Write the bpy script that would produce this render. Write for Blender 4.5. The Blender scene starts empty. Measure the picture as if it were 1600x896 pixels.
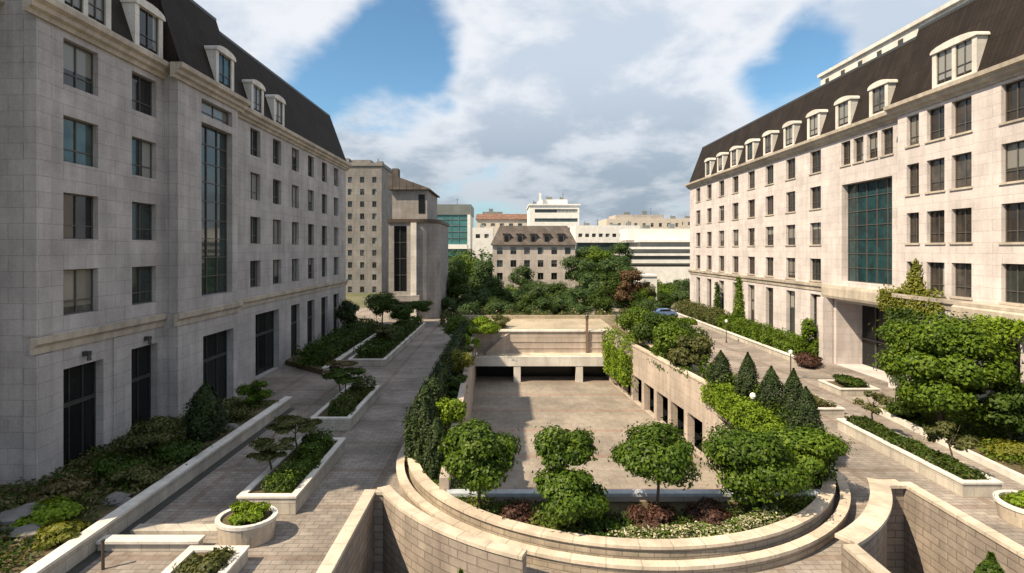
import bpy, math, random
import numpy as np
from mathutils import Vector, Matrix
from mathutils.geometry import delaunay_2d_cdt

R = math.radians
PI = math.pi
rng = np.random.default_rng(7)
random.seed(7)
S = bpy.context.scene
C = S.collection

# ------------------------------------------------------------------ camera
FPX, VPX, VPY, CAMZ = 850.0, 790.0, 390.0, 12.0
cam_d = bpy.data.cameras.new('camera')
cam_d.sensor_width = 36.0
cam_d.lens = 36.0 * FPX / 1600.0
cam_d.shift_x = (800 - VPX) / 1600.0
cam_d.shift_y = -(448 - VPY) / 1600.0
cam_d.clip_start, cam_d.clip_end = 0.5, 9000
cam = bpy.data.objects.new('camera', cam_d)
cam.location = (0, 0, CAMZ)
cam.rotation_euler = (R(90), 0, 0)
C.objects.link(cam)
S.camera = cam

# ------------------------------------------------------------------ light
SUN_EL, SUN_AZ = R(49), R(30)            # light travels towards +X and a little towards +Y
L = Vector((math.cos(SUN_AZ) * math.cos(SUN_EL), math.sin(SUN_AZ) * math.cos(SUN_EL), -math.sin(SUN_EL)))
sun_d = bpy.data.lights.new('sun', 'SUN')
sun_d.energy, sun_d.angle, sun_d.color = 5.0, R(0.5), (1.0, 0.815, 0.57)
sun = bpy.data.objects.new('sun', sun_d)
sun.rotation_euler = L.to_track_quat('-Z', 'Y').to_euler()
sun.location = (-60, -30, 80)
C.objects.link(sun)
SKY_STRENGTH = 0.10
S.view_settings.view_transform = 'Standard'
S.view_settings.look = 'None'
S.view_settings.gamma = 1.0
S.view_settings.use_curve_mapping = False
S.view_settings.exposure = 0.85
S.cycles.max_bounces = 6
S.cycles.transparent_max_bounces = 6


# ------------------------------------------------------------------ node helpers
class NT:
    def __init__(s, tree):
        s.t, s.n, s.l = tree, tree.nodes, tree.links
        s.n.clear()

    def add(s, typ, **kw):
        nd = s.n.new(typ)
        for k, v in kw.items():
            setattr(nd, k, v)
        return nd

    def put(s, sock, v):
        if isinstance(v, bpy.types.NodeSocket):
            s.l.new(v, sock)
        elif v is not None:
            sock.default_value = v

    def math(s, op, a, b=None, c=None, clamp=False):
        nd = s.add('ShaderNodeMath', operation=op, use_clamp=clamp)
        s.put(nd.inputs[0], a)
        if b is not None: s.put(nd.inputs[1], b)
        if c is not None: s.put(nd.inputs[2], c)
        return nd.outputs[0]

    def vmath(s, op, a, b=None):
        nd = s.add('ShaderNodeVectorMath', operation=op)
        s.put(nd.inputs[0], a)
        if b is not None: s.put(nd.inputs[1], b)
        return nd.outputs['Value'] if op in ('DOT_PRODUCT', 'LENGTH') else nd.outputs[0]

    def mix(s, f, a, b, blend='MIX'):
        nd = s.add('ShaderNodeMix', data_type='RGBA', blend_type=blend)
        s.put(nd.inputs[0], f); s.put(nd.inputs[6], a); s.put(nd.inputs[7], b)
        return nd.outputs[2]

    def comb(s, x, y, z):
        nd = s.add('ShaderNodeCombineXYZ')
        s.put(nd.inputs[0], x); s.put(nd.inputs[1], y); s.put(nd.inputs[2], z)
        return nd.outputs[0]

    def sep(s, v):
        nd = s.add('ShaderNodeSeparateXYZ'); s.put(nd.inputs[0], v)
        return nd.outputs

    def noise(s, vec, scale, detail=4, rough=0.55, dist=0.0):
        nd = s.add('ShaderNodeTexNoise')
        s.put(nd.inputs['Vector'], vec)
        nd.inputs['Scale'].default_value = scale
        nd.inputs['Detail'].default_value = detail
        nd.inputs['Roughness'].default_value = rough
        nd.inputs['Distortion'].default_value = dist
        return nd.outputs['Fac']

    def ramp(s, f, stops, interp='LINEAR'):
        nd = s.add('ShaderNodeValToRGB')
        nd.color_ramp.interpolation = interp
        els = nd.color_ramp.elements
        els[0].position, els[0].color = stops[0]
        els[1].position, els[1].color = stops[-1]
        for p, c in stops[1:-1]:
            e = els.new(p); e.color = c
        s.put(nd.inputs[0], f)
        return nd.outputs[0]

    def maprange(s, v, a, b, c=0.0, d=1.0, smooth=True):
        nd = s.add('ShaderNodeMapRange')
        nd.interpolation_type = 'SMOOTHSTEP' if smooth else 'LINEAR'
        s.put(nd.inputs[0], v)
        for i, x in enumerate((a, b, c, d)): nd.inputs[i + 1].default_value = x
        return nd.outputs[0]


def c4(c, k=1.0):
    return (c[0] * k, c[1] * k, c[2] * k, 1.0)


def new_mat(name):
    m = bpy.data.materials.new(name)
    m.use_nodes = True
    nt = NT(m.node_tree)
    out = nt.add('ShaderNodeOutputMaterial')
    return m, nt, out


def principled(nt, out, col, rough=0.8, spec=0.4, metal=0.0, bump=None, bump_s=0.3, dist=0.02):
    p = nt.add('ShaderNodeBsdfPrincipled')
    nt.put(p.inputs['Base Color'], col)
    nt.put(p.inputs['Roughness'], rough)
    nt.put(p.inputs['Specular IOR Level'], spec)
    p.inputs['Metallic'].default_value = metal
    if bump is not None:
        b = nt.add('ShaderNodeBump')
        b.inputs['Strength'].default_value = bump_s
        b.inputs['Distance'].default_value = dist
        nt.put(b.inputs['Height'], bump)
        nt.l.new(b.outputs[0], p.inputs['Normal'])
    nt.l.new(p.outputs[0], out.inputs[0])
    return p


# ------------------------------------------------------------------ world
def make_world():
    w = bpy.data.worlds.new('World')
    S.world = w
    w.use_nodes = True
    nt = NT(w.node_tree)
    out = nt.add('ShaderNodeOutputWorld')
    sky = nt.add('ShaderNodeTexSky', sky_type='NISHITA', sun_disc=False)
    sky.sun_elevation = SUN_EL
    sky.sun_rotation = math.atan2(-L.x, -L.y)
    sky.air_density, sky.dust_density, sky.ozone_density = 1.0, 0.6, 1.6
    sky.altitude = 50
    bg1 = nt.add('ShaderNodeBackground')
    tc = nt.add('ShaderNodeTexCoord')
    d = nt.vmath('NORMALIZE', tc.outputs['Generated'])
    x, y, z = nt.sep(d)
    h = nt.math('ADD', nt.math('MAXIMUM', z, 0.0), 0.30)
    u = nt.comb(nt.math('DIVIDE', x, h), nt.math('DIVIDE', y, h), 0.0)
    n1 = nt.noise(u, 1.9, 9, 0.55, 0.2)
    n2 = nt.noise(nt.vmath('ADD', u, (7.3, 2.1, 0.4)), 5.0, 6, 0.6, 0.2)
    dens = nt.math('ADD', nt.math('MULTIPLY', n1, 1.05), nt.math('MULTIPLY', n2, 0.16))

    def lobe(px, py, r_in, r_out, wgt):
        v = Vector(((px - VPX) / FPX, 1.0, (VPY - py) / FPX)).normalized()
        dp = nt.vmath('DOT_PRODUCT', d, tuple(v))
        return nt.math('MULTIPLY', nt.maprange(dp, math.cos(r_out / FPX), math.cos(r_in / FPX)), wgt)
    lobes = [(600, 150, 10, 140, -.27), (640, 60, 5, 95, -.20), (1240, 110, 5, 90, -.24), (1290, 45, 5, 70, -.20), (1180, 165, 5, 90, -.14), (500, 120, 5, 130, -.10), (690, 60, 5, 70, -.10),
             (420, 130, 5, 110, -.16), (560, 70, 5, 70, -.06),
             (410, 20, 30, 150, .12), (860, 100, 60, 240, .17), (1010, 60, 40, 200, .10), (600, 225, 20, 120, .26),
             (1380, 60, 10, 90, .16), (960, 220, 40, 190, .12), (1190, 40, 10, 90, .08), (780, 300, 10, 120, -.04), (1120, 300, 10, 120, .05)]
    for lb in lobes:
        dens = nt.math('ADD', dens, lobe(*lb))
    cover = nt.maprange(dens, 0.37, 0.64)
    n3 = nt.noise(nt.vmath('ADD', u, (-0.06, -0.10, 0.0)), 3.0, 7, 0.58, 0.2)
    shade = nt.maprange(nt.math('ADD', n3, nt.math('MULTIPLY', nt.math('SUBTRACT', .62, dens), .45)), 0.32, 0.56)
    low = nt.maprange(z, 0.06, 0.34)
    ccol = nt.mix(nt.math('MULTIPLY', shade, nt.math('ADD', nt.math('MULTIPLY', low, .55), .45)), nt.mix(low, (1.85, 2.2, 2.65, 1), (3.45, 3.9, 4.5, 1)), (5.1, 5.2, 5.4, 1))
    air = nt.mix(1.0, sky.outputs[0], (.66, .88, .90, 1), 'MULTIPLY')
    hz = nt.maprange(z, 0.0, 0.16, 1.0, 0.0)
    air = nt.mix(nt.math('MULTIPLY', hz, .55), air, (1.75, 2.15, 2.6, 1))
    col = nt.mix(nt.math('MULTIPLY', cover, 0.94), air, ccol)
    nt.l.new(col, bg1.inputs[0])
    bg1.inputs[1].default_value = SKY_STRENGTH
    nt.l.new(bg1.outputs[0], out.inputs[0])


make_world()


# ------------------------------------------------------------------ materials
def wall_vec(nt):
    g = nt.add('ShaderNodeNewGeometry')
    x, y, z = nt.sep(g.outputs['Position'])
    return nt.comb(nt.math('ADD', x, y), z, 0.0), g.outputs['Position']


def brick(nt, vec, bw, bh, mortar, c1, c2, cm, off=0.5, bias=0.0):
    b = nt.add('ShaderNodeTexBrick')
    b.offset = off
    nt.put(b.inputs['Vector'], vec)
    nt.put(b.inputs['Color1'], c4(c1)); nt.put(b.inputs['Color2'], c4(c2)); nt.put(b.inputs['Mortar'], c4(cm))
    b.inputs['Scale'].default_value = 1.0
    b.inputs['Mortar Size'].default_value = mortar
    b.inputs['Mortar Smooth'].default_value = 0.3
    b.inputs['Bias'].default_value = bias
    b.inputs['Brick Width'].default_value = bw
    b.inputs['Row Height'].default_value = bh
    return b


def stone_mat(name, base, bw=1.5, bh=0.7, mortar=0.02, var=0.045, joint=0.70, uv=False, rough=0.8, stain=0.25):
    m, nt, out = new_mat(name)
    vec, pos = wall_vec(nt)
    if uv:
        vec = nt.add('ShaderNodeUVMap').outputs[0]
    b = brick(nt, vec, bw, bh, mortar, [v * (1 - var) for v in base], [v * (1 + var) for v in base], [v * joint for v in base])
    n = nt.noise(pos, 0.35, 6, 0.62)
    st = nt.add('ShaderNodeMapping'); nt.put(st.inputs[0], pos); st.inputs['Scale'].default_value = (1.6, 1.6, 0.16)
    n2 = nt.noise(st.outputs[0], 1.0, 5, 0.6)                    # rain streaks run down the wall
    k = nt.math('MULTIPLY', nt.maprange(n, .3, .7, 1 - stain, 1.06), nt.maprange(n2, .35, .7, 1 - stain * .6, 1.05))
    fine = nt.noise(pos, 9.0, 3, 0.6)
    k = nt.math('MULTIPLY', k, nt.maprange(fine, .3, .7, .93, 1.06))
    col = nt.vmath('SCALE', b.outputs['Color'])
    col.node.inputs['Scale'].default_value = 1.0
    nt.put(col.node.inputs['Scale'], k)
    principled(nt, out, col, rough, 0.3, bump=nt.math('SUBTRACT', nt.math('MULTIPLY', fine, .25), b.outputs['Fac']), bump_s=.35, dist=.02)
    return m


def flat_mat(name, base, rough=0.6, spec=0.4, metal=0.0, nscale=3.0, var=0.15):
    m, nt, out = new_mat(name)
    g = nt.add('ShaderNodeNewGeometry')
    n = nt.noise(g.outputs['Position'], nscale, 5, 0.6)
    col = nt.mix(nt.maprange(n, .3, .7), c4(base, 1 - var), c4(base, 1 + var))
    principled(nt, out, col, rough, spec, metal, bump=n, bump_s=.1)
    return m


def paving_mat(name, c1, c2, joint, bw, bh, mortar=0.02, rot=0.0, stain=.3, band=None):
    m, nt, out = new_mat(name)
    g = nt.add('ShaderNodeNewGeometry')
    pos = g.outputs['Position']
    mp = nt.add('ShaderNodeMapping'); nt.put(mp.inputs[0], pos); mp.inputs['Rotation'].default_value = (0, 0, rot)
    b = brick(nt, mp.outputs[0], bw, bh, mortar, c1, c2, joint)
    n = nt.noise(pos, 0.22, 7, 0.65)
    n2 = nt.noise(pos, 2.4, 5, 0.65)
    k = nt.math('MULTIPLY', nt.maprange(n, .32, .68, 1 - stain, 1.12), nt.maprange(n2, .3, .7, .86, 1.1))
    base = b.outputs['Color']
    if band:                                                     # wide bands of another stone laid across the paving
        px, py, _ = nt.sep(pos)
        f = nt.math('FRACT', nt.math('DIVIDE', py, band[0]))
        f2 = nt.math('FRACT', nt.math('DIVIDE', nt.math('ADD', px, 300.7), band[0]))
        hit = nt.math('MAXIMUM', nt.math('LESS_THAN', f, band[1]), nt.math('LESS_THAN', f2, band[1] if band[1] < .1 else -1.0))
        base = nt.mix(nt.math('MULTIPLY', hit, .45), base, c4(band[2]))
    sc = nt.vmath('SCALE', base); nt.put(sc.node.inputs['Scale'], k)
    principled(nt, out, sc, 0.85, 0.25, bump=nt.math('SUBTRACT', nt.math('MULTIPLY', n2, .3), b.outputs['Fac']), bump_s=.3, dist=.015)
    return m


def leaf_mat(name, dark, mid, light, trans=0.25, rough=0.55, spec=0.2):
    m, nt, out = new_mat(name)
    g = nt.add('ShaderNodeNewGeometry')
    n = nt.noise(g.outputs['Position'], 1.1, 3, .6)
    f = nt.math('ADD', nt.math('MULTIPLY', nt.math('POWER', g.outputs['Random Per Island'], 1.4), .6), nt.math('MULTIPLY', nt.maprange(n, .3, .7), .4))
    col = nt.ramp(f, [(0.0, c4(dark)), (0.45, c4(mid)), (1.0, c4(light))])
    p = nt.add('ShaderNodeBsdfPrincipled')
    nt.put(p.inputs['Base Color'], col)
    p.inputs['Roughness'].default_value = rough
    p.inputs['Specular IOR Level'].default_value = spec
    t = nt.add('ShaderNodeBsdfTranslucent')
    tcol = nt.mix(1.0, col, (1.3, 1.35, .5, 1), 'MULTIPLY')
    nt.l.new(tcol, t.inputs[0])
    mx = nt.add('ShaderNodeMixShader'); mx.inputs[0].default_value = trans
    nt.l.new(p.outputs[0], mx.inputs[1]); nt.l.new(t.outputs[0], mx.inputs[2])
    nt.l.new(mx.outputs[0], out.inputs[0])
    return m


def soil_mat(name, a, b, nscale=3.0):
    m, nt, out = new_mat(name)
    g = nt.add('ShaderNodeNewGeometry')
    n = nt.noise(g.outputs['Position'], nscale, 8, 0.7)
    n2 = nt.noise(g.outputs['Position'], nscale * .12, 4, 0.6)
    f = nt.math('ADD', nt.math('MULTIPLY', n, .6), nt.math('MULTIPLY', n2, .4))
    principled(nt, out, nt.ramp(f, [(.35, c4(a)), (.65, c4(b))]), .95, .1, bump=n, bump_s=.6, dist=.06)
    return m


def glass_mat(name, stops, rough=0.06, spec=0.6, blinds=0.0):
    """window glass: what stands behind each pane (dark room, curtain, blind) differs from window to window"""
    m, nt, out = new_mat(name)
    oi = nt.add('ShaderNodeObjectInfo')
    g = nt.add('ShaderNodeNewGeometry')
    n = nt.noise(g.outputs['Position'], 1.1, 3, .5)
    col = nt.ramp(oi.outputs['Random'], stops, 'CONSTANT')
    col = nt.mix(nt.maprange(n, .35, .65, 0, .6), col, c4((.012, .014, .016)))
    r = oi.outputs['Random']                                     # roller blinds drawn down to different heights, curtains pulled to one side
    ox, oy, oz = nt.sep(nt.add('ShaderNodeTexCoord').outputs['Object'])
    r2 = nt.math('FRACT', nt.math('MULTIPLY', r, 17.3)); r3 = nt.math('FRACT', nt.math('MULTIPLY', r, 41.7))
    if blinds > 0:
        bl = nt.math('MULTIPLY', nt.math('GREATER_THAN', oz, nt.math('MULTIPLY_ADD', r2, 2.2, -1.0)), nt.math('LESS_THAN', r3, blinds))
        cu = nt.math('MULTIPLY', nt.math('GREATER_THAN', ox, nt.math('MULTIPLY_ADD', r3, 1.2, -.3)), nt.math('GREATER_THAN', r2, 1 - blinds * .6))
        col = nt.mix(nt.math('MULTIPLY', nt.math('MAXIMUM', bl, cu), .8), col, nt.mix(r2, c4((.17, .165, .155)), c4((.30, .31, .30))))
    principled(nt, out, col, rough, spec, bump=nt.noise(g.outputs['Position'], .6, 2), bump_s=.04, dist=.05)
    return m


def tile_roof_mat(name, base):
    m, nt, out = new_mat(name)
    g = nt.add('ShaderNodeNewGeometry')
    x, y, z = nt.sep(g.outputs['Position'])
    vec = nt.comb(nt.math('ADD', y, nt.math('MULTIPLY', x, .35)), z, 0.0)
    b = brick(nt, vec, .42, 1.9, .03, [v * .85 for v in base], [v * 1.15 for v in base], [v * .55 for v in base], off=.0)
    n = nt.noise(g.outputs['Position'], .5, 5, .6)
    sc = nt.vmath('SCALE', b.outputs['Color']); nt.put(sc.node.inputs['Scale'], nt.maprange(n, .3, .7, .75, 1.2))
    principled(nt, out, sc, .75, .15, bump=nt.math('SUBTRACT', 1.0, b.outputs['Fac']), bump_s=.5, dist=.03)
    return m


M = {}
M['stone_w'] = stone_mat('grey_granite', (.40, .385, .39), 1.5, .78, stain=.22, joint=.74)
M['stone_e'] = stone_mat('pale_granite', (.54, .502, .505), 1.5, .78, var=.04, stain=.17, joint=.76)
M['trim'] = stone_mat('granite_trim', (.47, .42, .36), 2.2, .9, .012, stain=.3)
M['dorm'] = stone_mat('dormer_stone', (.60, .58, .55), 2.0, 1.2, .01, stain=.2)
M['roof'] = tile_roof_mat('brown_roof_tiles', (.021, .0165, .0145))
M['roof_far'] = tile_roof_mat('faded_roof_tiles', (.115, .10, .094))
M['roof_warm'] = tile_roof_mat('red_brown_roof_tiles', (.17, .10, .075))
M['flat_roof'] = flat_mat('roof_felt', (.16, .16, .16), .9, .2)
M['metal'] = flat_mat('dark_metal', (.05, .055, .055), .45, .5, .3)
M['frame'] = flat_mat('window_frame_metal', (.07, .065, .06), .5, .5)
M['frame_pale'] = flat_mat('pale_window_frame', (.55, .54, .52), .5, .4)
M['glass'] = glass_mat('window_glass', [(0, c4((.012, .014, .016))), (.45, c4((.03, .045, .045))), (.62, c4((.06, .10, .10))),
                                        (.74, c4((.02, .02, .022))), (.90, c4((.10, .10, .095)))], blinds=.5)
M['glass_e'] = glass_mat('tinted_window_glass', [(0, c4((.03, .024, .02))), (.4, c4((.05, .042, .036))), (.7, c4((.03, .035, .034))),
                                                 (.88, c4((.08, .072, .065)))], spec=.45, blinds=.28)
M['curtain'] = glass_mat('teal_glass', [(0, c4((.015, .05, .06))), (1, c4((.015, .05, .06)))], .05, .7)
M['curtain_w'] = glass_mat('green_glass', [(0, c4((.025, .045, .043))), (1, c4((.025, .045, .043)))], .05, .7)
M['dark'] = flat_mat('dark_glass_and_shade', (.010, .012, .013), .25, .25)  # dark glass; also the painted shade inside the gallery and arcade
M['kerb'] = stone_mat('planter_stone', (.47, .44, .39), 1.1, .5, .02, uv=False, stain=.3)
M['ring'] = stone_mat('curved_wall_stone', (.36, .305, .24), .62, .21, .022, var=.09, joint=.6, uv=True, stain=.3)
M['coping'] = stone_mat('coping_stone', (.55, .48, .395), 1.3, 3.0, .03, uv=True, stain=.28)
M['trench'] = stone_mat('brick_faced_wall', (.31, .265, .23), .9, .34, .03, var=.10, joint=.62, uv=True, stain=.32)
M['pave'] = paving_mat('pink_granite_paving', (.235, .208, .188), (.29, .26, .236), (.155, .135, .12), .6, .3, .02, stain=.38, band=(4.2, .09, (.165, .115, .09)))
M['pave_sunk'] = paving_mat('sunken_plaza_paving', (.225, .20, .172), (.26, .23, .198), (.175, .15, .128), 1.2, 1.2, .02, stain=.28, band=(6.0, .12, (.235, .145, .115)))
M['deck'] = paving_mat('beige_terrace_paving', (.32, .28, .21), (.36, .31, .235), (.25, .21, .16), 1.0, 1.0, .02, stain=.22)
M['ground'] = soil_mat('far_ground', (.06, .075, .035), (.17, .16, .11), .05)
M['soil'] = soil_mat('planting_soil', (.05, .04, .025), (.14, .115, .07), 4.0)
M['bark'] = soil_mat('bark', (.05, .04, .03), (.13, .105, .08), 9.0)
M['white'] = flat_mat('white_render', (.66, .655, .64), .8, .3, nscale=.6, var=.08)
M['cream'] = flat_mat('cream_render', (.50, .45, .40), .85, .3, nscale=.6, var=.08)
M['rose'] = stone_mat('rose_stone', (.44, .40, .375), 2.4, 1.1, .02, stain=.2)
M['brickred'] = stone_mat('red_brick', (.26, .13, .09), .5, .2, .02)
M['teal'] = flat_mat('teal_cladding', (.05, .16, .17), .25, .6, nscale=.2, var=.25)
M['tealgrey'] = flat_mat('grey_teal_band', (.15, .165, .165), .5, .4, nscale=.2)
M['teal_dark'] = flat_mat('dark_teal_glass', (.03, .055, .055), .2, .5, nscale=.3)
M['greywall'] = stone_mat('shaded_far_grey_stone', (.235, .225, .22), 2.0, .9, .02)  # grey stone, its colour darkened to stand for shade on the tower block
M['wing'] = stone_mat('shaded_wing_stone', (.285, .27, .262), 1.6, .8, .02)  # wing stone greyed in its colour, in place of a cast shade
M['tan'] = stone_mat('tan_stone', (.44, .38, .335), 1.6, .8, .02)
M['brownpost'] = flat_mat('brown_timber', (.17, .12, .085), .8, .2)
M['rust'] = flat_mat('rusty_steel', (.06, .045, .035), .6, .4)
M['car'] = flat_mat('blue_car_paint', (.10, .16, .33), .25, .6, nscale=.4, var=.05)
M['rubber'] = flat_mat('tyre_rubber', (.02, .02, .02), .8, .2)
M['globe'] = flat_mat('opal_lamp_glass', (.8, .8, .78), .3, .5, var=.03)
M['rock'] = soil_mat('garden_rock', (.09, .09, .09), (.19, .185, .18), 2.5)
M['railglass'] = flat_mat('blue_grey_coping', (.36, .40, .44), .5, .4)

LM = {
    'dark': leaf_mat('dark_leaves', (0.0132, 0.0286, 0.0033), (0.0330, 0.0638, 0.0066), (0.0704, 0.1122, 0.0132)),
    'mid': leaf_mat('mid_leaves', (0.0248, 0.0531, 0.0035), (0.0708, 0.1251, 0.0083), (0.1475, 0.2100, 0.0189)),
    'bright': leaf_mat('bright_leaves', (0.0575, 0.1035, 0.0069), (0.1323, 0.2070, 0.0126), (0.2300, 0.3105, 0.0253)),
    'yellow': leaf_mat('yellow_green_leaves', (.07, .085, .012), (.14, .15, .020), (.20, .21, .04)),
    'olive': leaf_mat('olive_leaves', (.035, .042, .015), (.075, .085, .026), (.14, .145, .05)),
    'gloss': leaf_mat('glossy_leaves', (0.0156, 0.0338, 0.0026), (0.0442, 0.0858, 0.0052), (0.1105, 0.1690, 0.0130), .22, .5, .22),
    'conifer': leaf_mat('conifer_needles', (0.0092, 0.0184, 0.0057), (0.0207, 0.0379, 0.0103), (0.0414, 0.0690, 0.0161), .12),
    'red': leaf_mat('red_leaves', (.03, .018, .012), (.07, .034, .026), (.14, .075, .055)),
    'far': leaf_mat('distant_leaves', (0.0168, 0.0360, 0.0120), (0.0408, 0.0780, 0.0216), (0.0900, 0.1380, 0.0360), .2),
    'farwarm': leaf_mat('rusty_distant_leaves', (.05, .03, .015), (.10, .06, .03), (.16, .10, .05), .2),
    'flower': leaf_mat('pale_flowers', (.10, .14, .05), (.34, .33, .22), (.62, .55, .45), .2),
    'dry': leaf_mat('dry_shrub_leaves', (.05, .045, .02), (.11, .095, .04), (.19, .16, .08), .2),
}


# ------------------------------------------------------------------ mesh helpers
class MB:
    def __init__(s):
        s.v, s.f, s.m, s.uv = [], [], [], []

    def face(s, pts, mat=0, uv=None):
        i = len(s.v)
        s.v.extend([tuple(p) for p in pts])
        s.f.append(tuple(range(i, i + len(pts))))
        s.m.append(mat)
        s.uv.append(uv if uv else [(p[0] + p[1], p[2]) for p in pts])

    def box(s, x0, x1, y0, y1, z0, z1, mat=0):
        a = [(x0, y0), (x1, y0), (x1, y1), (x0, y1)]
        s.prism(a, z0, z1, mat)

    def prism(s, poly, z0, z1, mat=0, top=True, bottom=True):
        n = len(poly)
        acc = 0.0
        for i in range(n):
            p, q = poly[i], poly[(i + 1) % n]
            d = math.hypot(q[0] - p[0], q[1] - p[1])
            s.face([(p[0], p[1], z0), (q[0], q[1], z0), (q[0], q[1], z1), (p[0], p[1], z1)], mat,
                   [(acc, z0), (acc + d, z0), (acc + d, z1), (acc, z1)])
            acc += d
        if top: s.face([(p[0], p[1], z1) for p in poly], mat)
        if bottom: s.face([(p[0], p[1], z0) for p in reversed(poly)], mat)

    def extrude_y(s, prof, y0, y1, mat=0):
        """profile in (x, z), extruded along Y with end caps"""
        n = len(prof)
        for i in range(n):
            p, q = prof[i], prof[(i + 1) % n]
            s.face([(p[0], y0, p[1]), (p[0], y1, p[1]), (q[0], y1, q[1]), (q[0], y0, q[1])], mat)
        s.face([(p[0], y0, p[1]) for p in prof], mat)
        s.face([(p[0], y1, p[1]) for p in reversed(prof)], mat)

    def extrude_x(s, prof, x0, x1, mat=0):
        """profile in (y, z), extruded along X"""
        n = len(prof)
        for i in range(n):
            p, q = prof[i], prof[(i + 1) % n]
            s.face([(x0, p[0], p[1]), (x1, p[0], p[1]), (x1, q[0], q[1]), (x0, q[0], q[1])], mat)
        s.face([(x0, p[0], p[1]) for p in prof], mat)
        s.face([(x1, p[0], p[1]) for p in reversed(prof)], mat)

    def sweep(s, left, right_prof, mat=0):
        """left: function off -> list of (x, y); right_prof: closed list of (offset, z)"""
        rails = [left(o) for o, z in right_prof]
        n, k = len(rails[0]), len(right_prof)
        base = left(0.0)
        acc = [0.0]
        for i in range(1, n):
            acc.append(acc[-1] + math.hypot(base[i][0] - base[i - 1][0], base[i][1] - base[i - 1][1]))
        per = [0.0]
        for j in range(k):
            a, b = right_prof[j], right_prof[(j + 1) % k]
            per.append(per[-1] + math.hypot(a[0] - b[0], a[1] - b[1]))
        for i in range(n - 1):
            for j in range(k):
                j2 = (j + 1) % k
                A, B = rails[j][i], rails[j][i + 1]
                D, E = rails[j2][i], rails[j2][i + 1]
                z1, z2 = right_prof[j][1], right_prof[j2][1]
                s.face([(A[0], A[1], z1), (B[0], B[1], z1), (E[0], E[1], z2), (D[0], D[1], z2)], mat,
                       [(acc[i], per[j]), (acc[i + 1], per[j]), (acc[i + 1], per[j + 1]), (acc[i], per[j + 1])])
        for i in (0, n - 1):
            s.face([(rails[j][i][0], rails[j][i][1], right_prof[j][1]) for j in range(k)], mat)

    def tube(s, p, q, r0, r1, n=8, mat=0, caps=True):
        p, q = Vector(p), Vector(q)
        d = (q - p).normalized()
        a = d.orthogonal().normalized()
        b = d.cross(a)
        r = [[c + (a * math.cos(2 * PI * i / n) + b * math.sin(2 * PI * i / n)) * rr for i in range(n)] for c, rr in ((p, r0), (q, r1))]
        for i in range(n):
            j = (i + 1) % n
            s.face([r[0][i], r[0][j], r[1][j], r[1][i]], mat)
        if caps:
            s.face(list(reversed(r[0])), mat); s.face(r[1], mat)

    def lathe(s, cx, cy, prof, n=24, mat=0, sx=1.0, sy=1.0):
        for j in range(len(prof) - 1):
            (r0, z0), (r1, z1) = prof[j], prof[j + 1]
            for i in range(n):
                a, b = 2 * PI * i / n, 2 * PI * (i + 1) / n
                pts = [(cx + r0 * sx * math.cos(a), cy + r0 * sy * math.sin(a), z0), (cx + r0 * sx * math.cos(b), cy + r0 * sy * math.sin(b), z0),
                       (cx + r1 * sx * math.cos(b), cy + r1 * sy * math.sin(b), z1), (cx + r1 * sx * math.cos(a), cy + r1 * sy * math.sin(a), z1)]
                if r0 < 1e-5: pts = pts[1:]
                elif r1 < 1e-5: pts = pts[:3]
                u = [(a * max(r0, r1), z0), (b * max(r0, r1), z0), (b * max(r0, r1), z1), (a * max(r0, r1), z1)][:len(pts)]
                s.face(pts, mat, u)

    def poly(s, outer, holes, z, mat=0):
        """flat sheet with holes"""
        pts, edges = [], []
        for lp in [outer] + holes:
            i, k = len(pts), len(lp)
            pts += [Vector((p[0], p[1])) for p in lp]
            edges += [(i + j, i + (j + 1) % k) for j in range(k)]
        r = delaunay_2d_cdt(pts, edges, [], 0, 1e-5)

        def inside(q, lp):
            c, j = False, len(lp) - 1
            for i in range(len(lp)):
                if (lp[i][1] > q.y) != (lp[j][1] > q.y) and q.x < (lp[j][0] - lp[i][0]) * (q.y - lp[i][1]) / (lp[j][1] - lp[i][1]) + lp[i][0]: c = not c
                j = i
            return c
        i0 = len(s.v)
        s.v.extend([(p.x, p.y, z) for p in r[0]])
        for f in r[2]:
            q = sum((r[0][k] for k in f), Vector((0, 0))) / len(f)
            if inside(q, outer) and not any(inside(q, h) for h in holes):
                s.f.append(tuple(i0 + k for k in f)); s.m.append(mat)
                s.uv.append([(r[0][k].x, r[0][k].y) for k in f])

    def build(s, name, mats, parent=None, origin=None, smooth=False, loc=None):
        me = bpy.data.meshes.new(name)
        o3 = Vector(origin) if origin is not None else (Vector(ROOTLOC.get(parent.name, (0, 0, 0))) if parent else Vector((0, 0, 0)))
        me.from_pydata([(p[0] - o3.x, p[1] - o3.y, p[2] - o3.z) for p in s.v], [], s.f)
        for mm in (mats if isinstance(mats, (list, tuple)) else [mats]): me.materials.append(mm)
        me.polygons.foreach_set('material_index', s.m)
        ul = me.uv_layers.new(name='UVMap')
        ul.data.foreach_set('uv', [c for f in s.uv for p in f for c in p])
        if smooth: me.polygons.foreach_set('use_smooth', [True] * len(s.f))
        me.update()
        ob = bpy.data.objects.new(name, me)
        C.objects.link(ob)
        if parent:
            ob.parent = parent
            ROOTLOC[ob.name] = ROOTLOC.get(parent.name, (0, 0, 0))
        elif origin is not None:
            ob.location = o3
        return ob


ROOTLOC = {}


def tag(o, label, cat, group=None, kind=None):
    o['label'] = label; o['category'] = cat
    if group: o['group'] = group
    if kind: o['kind'] = kind
    return o


def struct(o):
    o['kind'] = 'structure'
    return o


def thing(name, label, cat, loc, group=None, rotz=0.0):
    o = bpy.data.objects.new(name, None)
    C.objects.link(o)
    o.empty_display_size = .3
    o.location = loc
    o.rotation_euler.z = rotz
    ROOTLOC[o.name] = tuple(loc)
    return tag(o, label, cat, group)


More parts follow.
